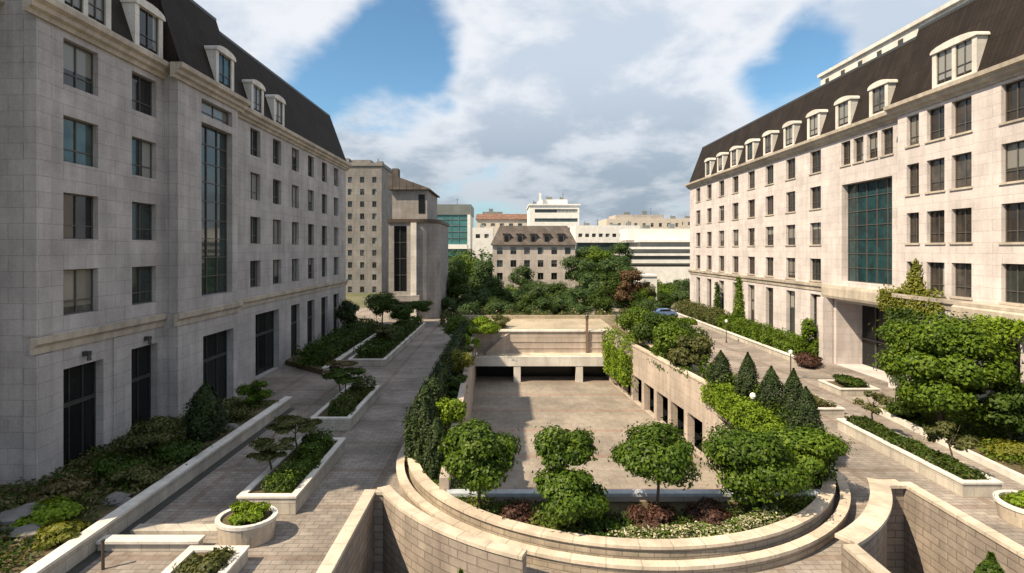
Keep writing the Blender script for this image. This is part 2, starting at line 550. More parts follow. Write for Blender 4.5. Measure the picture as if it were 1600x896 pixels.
# ------------------------------------------------------------------ foliage
def leaf_mesh(name, cen, nor, size, mats, core=None, size_var=.35, aspect=.55, midx=None):
    n = len(cen)
    nor = nor / (np.linalg.norm(nor, axis=1, keepdims=True) + 1e-9)
    rv = rng.normal(size=(n, 3))
    t = np.cross(nor, rv); t /= (np.linalg.norm(t, axis=1, keepdims=True) + 1e-9)
    b = np.cross(nor, t)
    sz = size * (1 + size_var * rng.uniform(-1, 1, (n, 1)))
    bend = nor * sz * .25
    V = np.stack([cen + t * sz - bend, cen + b * sz * aspect, cen - t * sz - bend, cen - b * sz * aspect], 1).reshape(-1, 3)
    F = np.arange(4 * n).reshape(n, 4)
    me = bpy.data.meshes.new(name)
    cv, cf = core if core else ([], [])
    tv = len(V) + len(cv)
    me.vertices.add(tv)
    allv = np.concatenate([V, np.array(cv).reshape(-1, 3)]) if len(cv) else V
    me.vertices.foreach_set('co', allv.astype(np.float32).ravel())
    loops = list(F.ravel()) + [len(V) + i for f in cf for i in f]
    tot = [4] * n + [len(f) for f in cf]
    st = np.concatenate([[0], np.cumsum(tot)[:-1]])
    me.loops.add(len(loops)); me.loops.foreach_set('vertex_index', np.array(loops, dtype=np.int32))
    me.polygons.add(len(tot)); me.polygons.foreach_set('loop_start', st.astype(np.int32))
    mi = np.zeros(len(tot), dtype=np.int32)
    if midx is not None: mi[:n] = midx
    mi[n:] = len(mats) - 1
    me.polygons.foreach_set('material_index', mi)
    for mm in mats: me.materials.append(mm)
    me.update(calc_edges=True)
    return me


def unit(n):
    v = rng.normal(size=(n, 3))
    return v / np.linalg.norm(v, axis=1, keepdims=True)


def crown_points(rx, ry, rz, n, clumps=14, cr=.42, flat=0.0, fill=.12, lo=-1.0):
    """leaves gathered in clumps spread through an ellipsoid's volume; the gaps between clumps stay open"""
    cen = []
    while len(cen) < clumps:
        u = unit(1)[0] * rng.uniform(.35, .92) ** .6
        if u[2] < lo: continue
        cen.append(u)
    cen = np.array(cen) * (1 - cr * .55)
    wts = rng.uniform(.6, 1.3, clumps)
    k = rng.choice(clumps, n, p=wts / wts.sum())
    d = unit(n)
    rad = cr * wts[k][:, None] * (rng.uniform(.0, 1, (n, 1)) ** (.28 if fill < .5 else .6))
    P = cen[k] + d * rad * np.array([1, 1, .8 - flat])
    N = d * .7 + P * .5 + unit(n) * .6 + np.array([0, 0, .35])
    P = P + unit(n) * .03
    out = rng.uniform(0, 1, n) < .10                      # stray sprigs break the outline
    P[out] *= rng.uniform(1.04, 1.2, (out.sum(), 1))
    return P * np.array([rx, ry, rz]), N


CROWNS = {}


def crown_mesh(key, mat, rx, ry, rz, n, leaf, clumps=14, cr=.42, flat=0.0, lo=-1.0):
    global rng
    if key not in CROWNS:
        rng = np.random.default_rng(400 + TREE_N[0])
        P, N = crown_points(rx, ry, rz, n, clumps, cr, flat, lo=lo)
        CROWNS[key] = leaf_mesh('crown', P, N, leaf, [LM[mat]])
    return CROWNS[key]


def trunk_mb(h, r, spread, limbs=5, seed=0, bend=.1):
    rr = random.Random(seed)
    m = MB()
    p = Vector((0, 0, 0)); rad = r
    pts = [p]
    for i in range(4):
        p = p + Vector((rr.uniform(-bend, bend), rr.uniform(-bend, bend), h / 4))
        pts.append(p)
    for i in range(4):
        m.tube(pts[i], pts[i + 1], rad * (1 - .14 * i), rad * (1 - .14 * (i + 1)), 8)
    m.tube((0, 0, -.12), (0, 0, .15), r * 1.45, r, 8)
    for i in range(limbs):
        a = 2 * PI * i / limbs + rr.uniform(-.4, .4)
        s0 = pts[2] + (pts[4] - pts[2]) * rr.uniform(.2, 1)
        e = s0 + Vector((math.cos(a) * spread * rr.uniform(.5, .9), math.sin(a) * spread * rr.uniform(.5, .9), h * rr.uniform(.3, .6)))
        mid = (s0 + e) / 2 + Vector((0, 0, -.06 * h))
        m.tube(s0, mid, r * .45, r * .32, 6); m.tube(mid, e, r * .32, r * .1, 6)
    return m


TREE_N = [0]


def tree(label, x, y, z, h, rx, rz, mat='mid', n=6000, leaf=.16, key=None, ry=None, trunk_r=None, clumps=14, cr=.42, group=None, name='tree', cat='tree', flat=0.0, seed=None, crown_z=None, lo=-1.0):
    TREE_N[0] += 1
    ry = ry or rx
    t = thing(name, label, cat, (x, y, z), group, rotz=(TREE_N[0] * 1.7) % 6.28 if ry == rx else 0.0)
    key = key or ('own', TREE_N[0])
    me = crown_mesh(key, mat, rx, ry, rz, n, leaf, clumps, cr, flat, lo)
    c = bpy.data.objects.new('crown', me); C.objects.link(c); c.parent = t
    cz = crown_z if crown_z is not None else h - rz * .97
    c.location = (0, 0, cz)
    tm = trunk_mb(max(cz, .4), trunk_r or max(.06, h * .022), rx * .8, 5, TREE_N[0])
    tm.build('trunk', M['bark'], t, origin=(0, 0, 0))
    return t


def shrub(label, x, y, z, r, h, mat='mid', n=2500, leaf=.11, name='shrub', cat='shrub', group=None, key=None, shape='round', ry=None):
    """one mesh: foliage down to the ground"""
    key = key or ('sh', label, x, y)
    if key not in CROWNS:
        if shape == 'round':
            P, N = crown_points(r, ry or r, h * .55, n, 11, .45)
            P[:, 2] += h * .5
            P[:, 2] = np.maximum(P[:, 2], .02)
        else:                                     # cone / column of revolution
            u = rng.uniform(0, 1, n)
            if shape == 'column':
                prof = np.minimum(1, .75 + u) * (1 - np.clip((u - .3) / .7, 0, 1) ** 2.2)
            elif shape == 'cone':
                prof = np.minimum(1, .55 + u * 1.6) * (1 - u ** 2.6)
            else:
                prof = np.minimum(1, .8 + u) * (1 - u ** 6)
            th = rng.uniform(0, 2 * PI, n)
            wob = 1 + .13 * np.sin(3 * th + 9 * u) + .10 * np.sin(7 * th - 17 * u) + .1 * rng.normal(size=n)
            rr = r * prof * wob * (1 - .35 * rng.uniform(0, 1, n) ** 2)
            P = np.stack([rr * np.cos(th), rr * np.sin(th), u * h], 1)
            N = np.stack([np.cos(th), np.sin(th), .5 + u * .5], 1) + unit(n) * .7
        CROWNS[key] = leaf_mesh('shrub', P, N, leaf, [LM[mat]])
    o = bpy.data.objects.new(name, CROWNS[key]); C.objects.link(o)
    o.location = (x, y, z)
    o.rotation_euler.z = 0 if ry else random.uniform(0, 6.28)
    return tag(o, label, cat, group)


def hedge(label, path, width, z, h, mat='mid', n=6000, leaf=.11, name='hedge', cat='hedge', top_noise=.25, group=None, kind=None, flat=False, core=True, mat2=None, f2=.15):
    """foliage round a line of (x, y) points, with a solid core added inside to block see-through"""
    path = [Vector((p[0], p[1])) for p in path]
    seg = [(path[i + 1] - path[i]).length for i in range(len(path) - 1)]
    tot = sum(seg)
    cum = np.concatenate([[0], np.cumsum(seg)])
    s = rng.uniform(0, tot, n)
    k = np.clip(np.searchsorted(cum, s, 'right') - 1, 0, len(seg) - 1)
    A = np.array([path[i] for i in range(len(path))])
    f = (s - cum[k]) / np.array(seg)[k]
    base = A[k] + (A[k + 1] - A[k]) * f[:, None]
    dirv = (A[k + 1] - A[k]) / np.array(seg)[k][:, None]
    side = np.stack([-dirv[:, 1], dirv[:, 0]], 1)
    ph = random.uniform(0, 9)
    ht = h * (1 + top_noise * (np.sin(s * 1.3 + ph) * .4 + np.sin(s * 3.1 + ph * 2) * .35 + rng.normal(size=n) * .25))
    wd = width / 2 * (1 + .16 * np.sin(s * 2.2 + ph) + .1 * rng.normal(size=n))
    if flat:
        w = rng.uniform(-1, 1, n); zz = ht * rng.uniform(.1, 1, n)
        N = np.stack([np.zeros(n), np.zeros(n), np.ones(n)], 1) + unit(n) * .8
    else:
        per = 2 * h + width
        q = rng.uniform(0, 1, n)
        fs = h / per
        w = np.where(q < fs, -1, np.where(q < 2 * fs, 1, rng.uniform(-1, 1, n)))
        zz = np.where(q < 2 * fs, ht * rng.uniform(0, 1, n), ht)
        zz = zz * (1 - .28 * np.abs(w) ** 4 * (zz > .8 * ht))
        dep = 1 - .2 * rng.uniform(0, 1, n) ** 2
        w = w * dep
        zz = zz * (1 - .12 * rng.uniform(0, 1, n) ** 2)
        N = np.stack([side[:, 0] * w * (q < 2 * fs), side[:, 1] * w * (q < 2 * fs), np.where(q < 2 * fs, .3, 1)], 1) + unit(n) * .7
    if not flat:                                             # some of the leaves close the two ends
        en = rng.uniform(0, 1, n) < min(.12, .5 * width / max(tot, .1))
        first = rng.uniform(0, 1, n) < .5
        jit = rng.normal(size=(n, 1)) * .12
        base[en & first] = A[0] + dirv[en & first] * jit[en & first]; base[en & ~first] = A[-1] + dirv[en & ~first] * jit[en & ~first]
        w[en] = rng.uniform(-1, 1, en.sum()); zz[en] = ht[en] * rng.uniform(0, .95, en.sum())
        N[en, :2] += dirv[en] * np.where(first[en], -2, 2)[:, None]
    P = np.concatenate([base + side * (w * wd)[:, None], (z + zz)[:, None]], 1)
    cv, cf = [], []
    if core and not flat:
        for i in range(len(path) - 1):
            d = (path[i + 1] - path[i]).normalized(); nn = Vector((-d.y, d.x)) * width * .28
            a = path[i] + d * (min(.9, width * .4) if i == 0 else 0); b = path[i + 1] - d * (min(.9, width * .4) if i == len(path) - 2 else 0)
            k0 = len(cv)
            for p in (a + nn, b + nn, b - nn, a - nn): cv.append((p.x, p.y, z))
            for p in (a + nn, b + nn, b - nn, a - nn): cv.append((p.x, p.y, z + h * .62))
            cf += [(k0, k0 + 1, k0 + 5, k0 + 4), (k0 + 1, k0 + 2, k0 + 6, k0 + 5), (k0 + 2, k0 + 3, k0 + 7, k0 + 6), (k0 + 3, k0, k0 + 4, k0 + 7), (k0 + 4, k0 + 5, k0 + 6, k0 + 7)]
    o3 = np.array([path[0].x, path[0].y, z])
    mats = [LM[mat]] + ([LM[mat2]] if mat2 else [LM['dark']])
    midx = (rng.uniform(0, 1, n) < f2).astype(np.int32) if mat2 else None
    me = leaf_mesh(name, P - o3, N, leaf, mats, ((np.array(cv) - o3) if cv else [], cf) if cv else None, midx=midx)
    o = bpy.data.objects.new(name, me); C.objects.link(o)
    o.location = o3
    return tag(o, label, cat, group, kind)


# ------------------------------------------------------------------ oval court geometry
OC, ORX, ORY, OYB = (5.8, 30.9), 11.7, 11.2, 82.0


def upath(off, y_end=OYB):
    rx, ry = ORX + off, ORY + off
    pts = [(OC[0] - rx, y_end)]
    for i in range(12): pts.append((OC[0] - rx, y_end + (OC[1] - y_end) * (i + 1) / 12))
    for i in range(1, 64):
        a = PI + PI * i / 64
        pts.append((OC[0] + rx * math.cos(a), OC[1] + ry * math.sin(a)))
    for i in range(13): pts.append((OC[0] + rx, OC[1] + (y_end - OC[1]) * i / 12))
    return pts


def ell(off, x):
    rx, ry = ORX + off, ORY + off
    t = (x - OC[0]) / rx
    return OC[1] - ry * math.sqrt(max(0, 1 - t * t))


def curve_pts(off, x0, x1, n=24):
    return [(x0 + (x1 - x0) * i / n, ell(off, x0 + (x1 - x0) * i / n)) for i in range(n + 1)]


def off_curve(pts, o):
    """the curve moved by o along its normal, towards the middle of the oval"""
    out = []
    for i, p in enumerate(pts):
        a, b = pts[max(0, i - 1)], pts[min(len(pts) - 1, i + 1)]
        dx, dy = b[0] - a[0], b[1] - a[1]
        k = math.hypot(dx, dy)
        n = (-dy / k, dx / k)
        if n[0] * (OC[0] - p[0]) + n[1] * (OC[1] - p[1]) < 0: n = (-n[0], -n[1])
        out.append((p[0] + n[0] * o, p[1] + n[1] * o))
    return out


FLOOR = -4.1
PLAZA = [(-2.6, 25.0), (14.6, 25.0), (15.5, 34.0), (15.2, 41.0), (12.7, 66.0), (12.7, 69.0), (-3.7, 69.0), (-3.7, 66.0)]
TOFF = 1.45
LTX, RTX = -5.9, 18.45
LC = curve_pts(TOFF, -5.75, .6)
LT = [(LTX, 24.6)] + LC + [(.6, 9.0), (LTX, 9.0)]
RC = curve_pts(TOFF, 17.75, 12.9)
RT = [(RTX, 25.4), (17.9, 25.4)] + RC + [(12.9, 9.0), (RTX, 9.0)]

# ------------------------------------------------------------------ ground
g = MB(); g.poly([(-2500, -300), (2500, -300), (2500, 5000), (-2500, 5000)], [PLAZA, LT, RT], -.06)
struct(g.build('ground', M['ground']))
g = MB(); g.poly([(-42, 4), (52, 4), (52, 112), (-42, 112)], [PLAZA, LT, RT], 0.0)
struct(g.build('courtyard_pavement', M['pave']))
g = MB(); g.poly(PLAZA, [], FLOOR)
struct(g.build('sunken_pavement', M['pave_sunk']))
g = MB(); g.poly([(LTX - .5, 8.5), (1.2, 8.5), (1.2, 25.5), (LTX - .5, 25.5)], [], -4.0); g.poly([(12, 8.5), (19.2, 8.5), (19.2, 26), (12, 26)], [], -4.0)
struct(g.build('lower_path', M['pave']))


# ------------------------------------------------------------------ facades
def facade(mb, P0, u, U, V0, V1, holes, n, depth, mat=0, rmat=0):
    """wall sheet with openings and their reveals; u, n horizontal unit vectors, U = length"""
    P0, u, n = Vector(P0), Vector(u), Vector(n)
    us = sorted({0.0, U, *[h[0] for h in holes], *[h[1] for h in holes]})
    vs = sorted({V0, V1, *[h[2] for h in holes], *[h[3] for h in holes]})

    def P(a, b, d=0.0): return P0 + u * a + Vector((0, 0, b)) - n * d
    for j in range(len(vs) - 1):
        run = None
        for i in range(len(us) - 1):
            cu, cv = (us[i] + us[i + 1]) / 2, (vs[j] + vs[j + 1]) / 2
            if any(h[0] < cu < h[1] and h[2] < cv < h[3] for h in holes):
                if run is not None:
                    mb.face([P(run, vs[j]), P(us[i], vs[j]), P(us[i], vs[j + 1]), P(run, vs[j + 1])], mat); run = None
            elif run is None: run = us[i]
        if run is not None:
            mb.face([P(run, vs[j]), P(U, vs[j]), P(U, vs[j + 1]), P(run, vs[j + 1])], mat)
    for h in holes:
        d = h[4] if len(h) > 4 else depth
        a, b, c, e = h[:4]
        for (p, q) in (((a, c), (a, e)), ((b, c), (b, e)), ((a, c), (b, c)), ((a, e), (b, e))):
            mb.face([P(*p), P(*q), P(q[0], q[1], d), P(p[0], p[1], d)], rmat)


WM = {}


def window_meshes(w, h, style):
    """frame, glass and sill; x along the wall, -y outwards, z from the middle of the opening"""
    key = (round(w, 2), round(h, 2), style)
    if key in WM: return WM[key]
    fr, gl, si = MB(), MB(), MB()
    d, t = .34, .07
    for (x0, x1, z0, z1) in ((-w / 2, -w / 2 + t, -h / 2, h / 2), (w / 2 - t, w / 2, -h / 2, h / 2), (-w / 2 + t, w / 2 - t, h / 2 - t, h / 2), (-w / 2 + t, w / 2 - t, -h / 2, -h / 2 + t)):
        fr.box(x0, x1, d - .05, d + .05, z0, z1)
    if style == 'pair' or style == 'single':
        fr.box(-.035, .035, d - .045, d + .045, -h / 2 + t, h / 2 - t)
        zt = -h / 2 + h * .3
        fr.box(-w / 2 + t, -.035, d - .04, d + .04, zt - .03, zt + .03)
        fr.box(.035, w / 2 - t, d - .04, d + .04, zt - .03, zt + .03)
    elif style == 'grid':
        nx, nz = max(2, round(w / 1.5)), max(3, round(h / 1.35))
        for i in range(1, nx):
            x = -w / 2 + w * i / nx
            fr.box(x - .04, x + .04, d - .06, d + .045, -h / 2 + t, h / 2 - t)
        for j in range(1, nz):
            z = -h / 2 + h * j / nz
            fr.box(-w / 2 + t, w / 2 - t, d - .05, d + .04, z - .035, z + .035)
    elif style == 'door':
        for x in (-w / 6, w / 6) if w > 2.6 else (0,):
            fr.box(x - .03, x + .03, d - .045, d + .045, -h / 2 + t, h / 2 - t)
        fr.box(-w / 2 + t, w / 2 - t, d - .06, d + .06, -h / 2 + h * .62, -h / 2 + h * .66)
    gl.face([(-w / 2, d + .02, -h / 2), (w / 2, d + .02, -h / 2), (w / 2, d + .02, h / 2), (-w / 2, d + .02, h / 2)])
    si.box(-w / 2 - .12, w / 2 + .12, -.10, .30, -h / 2 - .13, -h / 2 + .015)
    WM[key] = (fr, gl, si)
    return WM[key]


WME = {}


def add_window(root, pos, rot, w, h, style='pair', frame='frame', glass='glass', sill=True, name='window', sill_mat='trim'):
    base = Vector(root.location)
    key = (round(w, 2), round(h, 2), style, frame, glass, sill, sill_mat)
    if key not in WME:
        fr, gl, si = window_meshes(w, h, style)
        a = fr.build('window_frame', M[frame], None)
        b = gl.build('pane', M[glass], None)
        c = si.build('sill', M[sill_mat], None) if sill else None
        WME[key] = (a.data, b.data, c.data if c else None)
        for o in (a, b, c):
            if o: bpy.data.objects.remove(o)
    fm, gm, sm = WME[key]
    o = bpy.data.objects.new(name, fm); C.objects.link(o); o.parent = root
    o.location = Vector(pos) - base; o.rotation_euler.z = rot
    p = bpy.data.objects.new('pane', gm); C.objects.link(p); p.parent = o
    if sm:
        q = bpy.data.objects.new('sill', sm); C.objects.link(q); q.parent = o
    return o


def dormer(root, pos, rot, w, h, depth, double=False):
    """stone dormer: cheeks, curved head, window; origin at the middle of its foot on the facade side"""
    base = Vector(root.location)
    key = ('dormer', w, h, depth, double)
    if key not in WME:
        m = MB()
        ow = w - .8
        zt = h - .5
        m.box(-w / 2, -ow / 2, 0, depth, 0, zt); m.box(ow / 2, w / 2, 0, depth, 0, zt)
        m.box(-ow / 2, ow / 2, 0, .5, 0, .35)
        prof = [(-w / 2 - .07, zt), (w / 2 + .12, zt)]
        for i in range(9):
            a = PI * i / 8
            prof.append(((w / 2 + .07) * math.cos(a), zt + .16 + .36 * math.sin(a)))
        n = len(prof)
        for y in (-.12, depth): m.face([(p[0], y, p[1]) for p in prof])
        for i in range(n):
            p, q = prof[i], prof[(i + 1) % n]
            m.face([(p[0], -.12, p[1]), (q[0], -.12, q[1]), (q[0], depth, q[1]), (p[0], depth, p[1])])
        if double: m.box(-.16, .16, .02, .5, .35, zt)
        a = m.build('dormer', M['dorm'])
        wb = MB()
        for x0, x1 in (((-ow / 2, -.16), (.16, ow / 2)) if double else ((-ow / 2, ow / 2),)):
            wb.face([(x0, .16, .35), (x1, .16, .35), (x1, .16, zt), (x0, .16, zt)], 0)
            t = .06
            for bx in ((x0, x0 + t), (x1 - t, x1), ((x0 + x1) / 2 - .03, (x0 + x1) / 2 + .03)):
                wb.box(bx[0], bx[1], .09, .15, .35, zt, 1)
            wb.box(x0 + t, x1 - t, .10, .145, .35 + (zt - .35) * .33, .35 + (zt - .35) * .33 + .05, 1)
        b = wb.build('dormer_window', [M['glass'], M['frame']])
        WME[key] = (a.data, b.data)
        bpy.data.objects.remove(a); bpy.data.objects.remove(b)
    am, bm_ = WME[key]
    o = bpy.data.objects.new('dormer', am); C.objects.link(o); o.parent = root
    o.location = Vector(pos) - base; o.rotation_euler.z = rot
    q = bpy.data.objects.new('dormer_window', bm_); C.objects.link(q); q.parent = o
    return o


ROWS = [9.75, 13.75, 17.75, 21.75]
EAVE, RIDGE = 24.15, 30.6


def long_building(root, side, segs, xback, stone, glass, doorglass, zbase):
    """side = +1: facade faces +X (west block); -1: faces -X. segs: dicts X, Y0, Y1, wins [(y, w, h, rows, style)], doors, extra"""
    n = (side, 0, 0)
    rot = R(90) * side
    wall, corn, base, roof = MB(), MB(), MB(), MB()
    for i, sg in enumerate(segs):
        X, Y0, Y1 = sg['X'], sg['Y0'], sg['Y1']
        holes = []
        for (y, w, h, rows, style) in sg.get('wins', []):
            for r in rows:
                holes.append((y - w / 2 - Y0, y + w / 2 - Y0, ROWS[r] - h / 2, ROWS[r] + h / 2, .42))
                add_window(root, (X, y, ROWS[r]), rot, w, h, style, 'frame', glass, side < 0)
        for (y, w, z0, z1, style, gm, dep) in sg.get('open', []):
            holes.append((y - w / 2 - Y0, y + w / 2 - Y0, z0, z1, max(.42, dep + .1)))
            if style:
                add_window(root, (X - side * max(0, dep - .35), y, (z0 + z1) / 2), rot, w, z1 - z0, style, 'metal' if style == 'door' else 'frame', gm, False,
                           'door' if style == 'door' else 'glazing')
        facade(wall, (X, Y0, 0), (0, 1, 0), Y1 - Y0, -.05, EAVE - .05, holes, n, .42)
        # returns between segments
        if i > 0:
            Xp = segs[i - 1]['X']
            facade(wall, (Xp, Y0, 0), (1 if X > Xp else -1, 0, 0), abs(X - Xp), -.05, EAVE - .05, [], (0, -1, 0), .1)
        e = .003 * i
        def XX(d): return X + side * d
        corn.extrude_y([(XX(-.05), 23.3), (XX(.16), 23.3), (XX(.2), 23.5), (XX(.42), 23.6), (XX(.46), 23.82), (XX(.72), 23.95), (XX(.75), EAVE + .1 + e), (XX(-.05), EAVE + .1 + e)],
                       Y0 - (.7 if i == 0 or side * (X - segs[i - 1]['X']) > 0 else 0), Y1 + (.7 if i == len(segs) - 1 or side * (X - segs[i + 1]['X']) > 0 else 0))
        base.extrude_y([(XX(-.05), zbase + e), (XX(.10), zbase + e), (XX(.14), zbase + .35), (XX(.30), zbase + .5), (XX(.32), zbase + .82 + e), (XX(-.05), zbase + .82 + e)],
                       Y0 - (.28 if i == 0 or side * (X - segs[i - 1]['X']) > 0 else 0), Y1 + (.28 if i == len(segs) - 1 or side * (X - segs[i + 1]['X']) > 0 else 0))
        hip0 = 1.6 if i == 0 else 0.0
        hip1 = 1.4 if i == len(segs) - 1 else 0.0
        a, b = XX(.25), XX(-1.75)
        zr = RIDGE + e
        pr = [[(a, Y0, EAVE + .1), (a, Y1, EAVE + .1)], [(b, Y0 + hip0, zr), (b, Y1 - hip1, zr)], [(xback, Y0 + hip0, zr), (xback, Y1 - hip1, zr)], [(xback, Y0, EAVE + .1), (xback, Y1, EAVE + .1)]]
        for k in range(3):
            roof.face([pr[k][0], pr[k][1], pr[k + 1][1], pr[k + 1][0]], 0 if k != 1 else 1)
        roof.face([pr[k][0] for k in range(4)]); roof.face([pr[k][1] for k in range(4)])
        roof.box(min(b, b - side * .3), max(b, b - side * .3), Y0 + hip0, Y1 - hip1, zr + .004, zr + .22, 2)
        for (y, w, h, dbl) in sg.get('dorm', []):
            dormer(root, (XX(.22), y, EAVE + .1 + e), rot, w, h, 1.9, dbl)
    # ends and back
    f, l = segs[0], segs[-1]
    wall.face([(f['X'], f['Y0'], -.05), (xback, f['Y0'], -.05), (xback, f['Y0'], EAVE), (f['X'], f['Y0'], EAVE)])
    wall.face([(xback, f['Y0'], -.05), (xback, l['Y1'], -.05), (xback, l['Y1'], EAVE), (xback, f['Y0'], EAVE)])
    wall.face([(l['X'], l['Y1'], -.05), (xback, l['Y1'], -.05), (xback, l['Y1'], EAVE), (l['X'], l['Y1'], EAVE)])
    wall.build('wall', M[stone], root)
    corn.build('cornice', M['trim'], root)
    base.build('base_course', M['trim'], root)
    roof.build('roof', [M['roof'], M['flat_roof'], M['metal']], root)


WB = thing('office_building', 'long grey stone block in shade with brown mansard roof, on the left of the courtyard', 'building', (-30, 40, 0))
ALL = [0, 1, 2, 3]
long_building(WB, 1, [
    dict(X=-25.0, Y0=17.6, Y1=26.4, wins=[(22.5, 2.3, 2.3, ALL, 'pair')], open=[(22.5, 2.4, .1, 5.9, 'door', 'dark', .8)]),
    dict(X=-22.8, Y0=26.4, Y1=36.2, wins=[(29.25, 2.4, 2.4, ALL, 'pair'), (34.35, 2.3, 2.35, ALL, 'pair')],
         open=[(29.45, 2.8, .1, 5.8, 'door', 'dark', .5), (34.4, 2.5, .1, 5.9, 'door', 'dark', .5)],
         dorm=[(29.3, 3.7, 3.3, True), (34.5, 2.7, 3.3, False)]),
    dict(X=-21.85, Y0=36.2, Y1=44.4, open=[(41.3, 4.4, 8.6, 21.2, 'grid', 'curtain_w', .5), (41.3, 4.4, 21.75, 22.9, 'single', 'glass', .4), (41.5, 4.4, .1, 5.7, 'door', 'dark', .6)],
         dorm=[(42.0, 2.7, 3.2, False)]),
    dict(X=-22.9, Y0=44.4, Y1=77.9, wins=[(49.8 + 4.75 * i, 2.0, 2.45, ALL, 'pair') for i in range(6)],
         open=[(52.4, 5.2, .1, 6.0, 'door', 'dark', .6)] + [(59.3 + 4.75 * i, 2.4, .3, 6.0, 'door', 'dark', .4) for i in range(4)],
         dorm=[(49.8, 2.5, 3.1, False), (54.55, 2.5, 3.1, False)]),
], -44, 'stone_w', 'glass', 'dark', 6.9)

# quoin strips and wall lamps on the west block
q = MB()
for (X, Y) in ((-22.8, 26.4), (-21.85, 36.2)):
    q.box(X - .5, X + .12, Y - .10, Y + .95, 0, 6.85); q.box(X - .5, X + .10, Y - .08, Y + .85, 7.75, 23.1)
for Y in (32.0,):
    q.box(-22.85, -22.7, Y - .45, Y + .45, 0, 6.85)
q.build('pilaster', M['stone_w'], WB)
for y in (29.4, 34.4):
    m = MB(); m.box(-22.82, -22.45, y - .12, y + .12, 6.25, 6.5); m.tube((-22.5, y, 6.0), (-22.5, y, 6.3), .12, .08)
    m.build('wall_lamp', M['metal'], WB)

EB = thing('office_building', 'long sunlit pale stone block with dormers and tall teal window, right of the courtyard', 'building', (44, 60, 0))
bays = [60.6 + 5.27 * i for i in range(8)]
long_building(EB, -1, [
    dict(X=33.3, Y0=24.0, Y1=46.2, wins=[(44.5, 1.35, 2.5, ALL, 'single'), (42.15, 1.75, 2.5, ALL, 'single'), (39.75, 1.75, 2.5, ALL, 'single'), (35.7, 1.7, 2.6, ALL, 'single'), (30.5, 1.7, 2.6, ALL, 'single')],
         open=[(36.2, 2.4, 1.2, 6.0, 'door', 'glass_e', .6), (30.0, 2.4, .4, 6.0, 'door', 'glass_e', .6), (41.5, 3.4, .4, 6.0, 'door', 'glass_e', .6)], dorm=[(40.2, 4.0, 3.3, True)]),
    dict(X=34.5, Y0=46.2, Y1=101.8, wins=[(y, 2.15, 2.45, ALL, 'pair') for y in bays] + [(y, 1.5, 2.4, [3], 'single') for y in (49.2, 51.2, 53.2, 55.2)],
         open=[(52.2, 7.3, 8.75, 18.6, 'grid', 'curtain', .7), (52.3, 9.0, .02, 6.6, None, 'dark', 2.7)] + [(y, 2.0, 1.0, 7.0, 'door', 'glass_e', .5) for y in bays],
         dorm=[(y, 2.5, 3.2, False) for y in [50.05, 55.3] + bays[:7]]),
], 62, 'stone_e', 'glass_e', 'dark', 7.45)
m = MB()                                              # porch back wall, doors and soffit lining
m.face([(37.24, 47.8, .02), (37.24, 56.8, .02), (37.24, 56.8, 6.6), (37.24, 47.8, 6.6)])
for y in (49.5, 51.2, 52.9, 54.6): m.box(37.1, 37.22, y - .05, y + .05, .05, 6.5, 1)
m.box(37.08, 37.2, 47.9, 56.7, 2.7, 2.85, 1)
m.build('entrance_door', [M['dark'], M['frame']], EB)
m = MB()                                              # broad canopy edge over the ground floor of the near pavilion
m.extrude_y([(33.26, 6.9), (31.7, 6.9), (31.6, 7.1), (31.6, 7.95), (31.75, 8.05), (31.75, 8.3), (33.26, 8.3)], 24.5, 38.6)
m.build('canopy', M['trim'], EB)
for y in (33.2, 37.9, 28.4):
    m = MB(); m.box(31.75, 32.45, y - .35, y + .35, 0, 6.89); m.box(31.65, 32.55, y - .45, y + .45, 0, .4)
    m.build('column', M['stone_e'], EB)
m = MB()
m.extrude_y([(34.45, 6.95), (33.7, 6.95), (33.6, 7.2), (33.6, 8.0), (33.7, 8.28), (34.45, 8.28)], 46.9, 57.9)
m.build('porch_lintel', M['trim'], EB)
for y in (46.3, 57.2):
    m = MB(); m.box(33.35, 34.4, y, y + 1.1, 0, 6.9); m.build('porch_pier', M['stone_e'], EB)
m = MB()                                              # set-back attic with a line of vents
m.box(42.0, 52, 30, 72.5, RIDGE - .05, 34.9); m.box(41.7, 52.3, 29.7, 72.8, 34.9, 35.3)
m.build('attic', M['dorm'], EB)
for i in range(12):
    y = 71.0 - 3.3 * i
    m = MB(); m.box(41.93, 41.99, y - .35, y + .35, 33.6, 34.3); m.build('vent', M['metal'], EB)

# ------------------------------------------------------------------ oval court
OV = thing('planter_wall', 'curved pale stone wall holding the garden round the sunken plaza', 'planter wall', (OC[0], OC[1] - ORY, 0))
m = MB(); m.sweep(lambda o: upath(o), [(-.98, -.1), (-.54, -.1), (-.58, .84), (-.98, .84)]); m.build('wall', M['ring'], OV)
m = MB(); m.sweep(lambda o: upath(o), [(-1.04, .844), (-.49, .844), (-.49, .96), (-1.04, .96)]); m.build('coping', M['coping'], OV)
OR = thing('low_wall', 'low outer ring wall with pale coping at the foot of the curved garden wall', 'low wall', (OC[0], OC[1] - ORY, 0))
m = MB(); m.sweep(lambda o: upath(o), [(-.26, -.1), (.02, -.1), (.02, .42), (-.26, .42)]); m.build('wall', M['ring'], OR)
m = MB(); m.sweep(lambda o: upath(o), [(-.32, .424), (.10, .424), (.10, .56), (-.32, .56)]); m.build('coping', M['coping'], OR)
g = MB(); g.poly(upath(-1.0, OYB - .1), [PLAZA], .55)
struct(g.build('planting_soil', M['soil']))


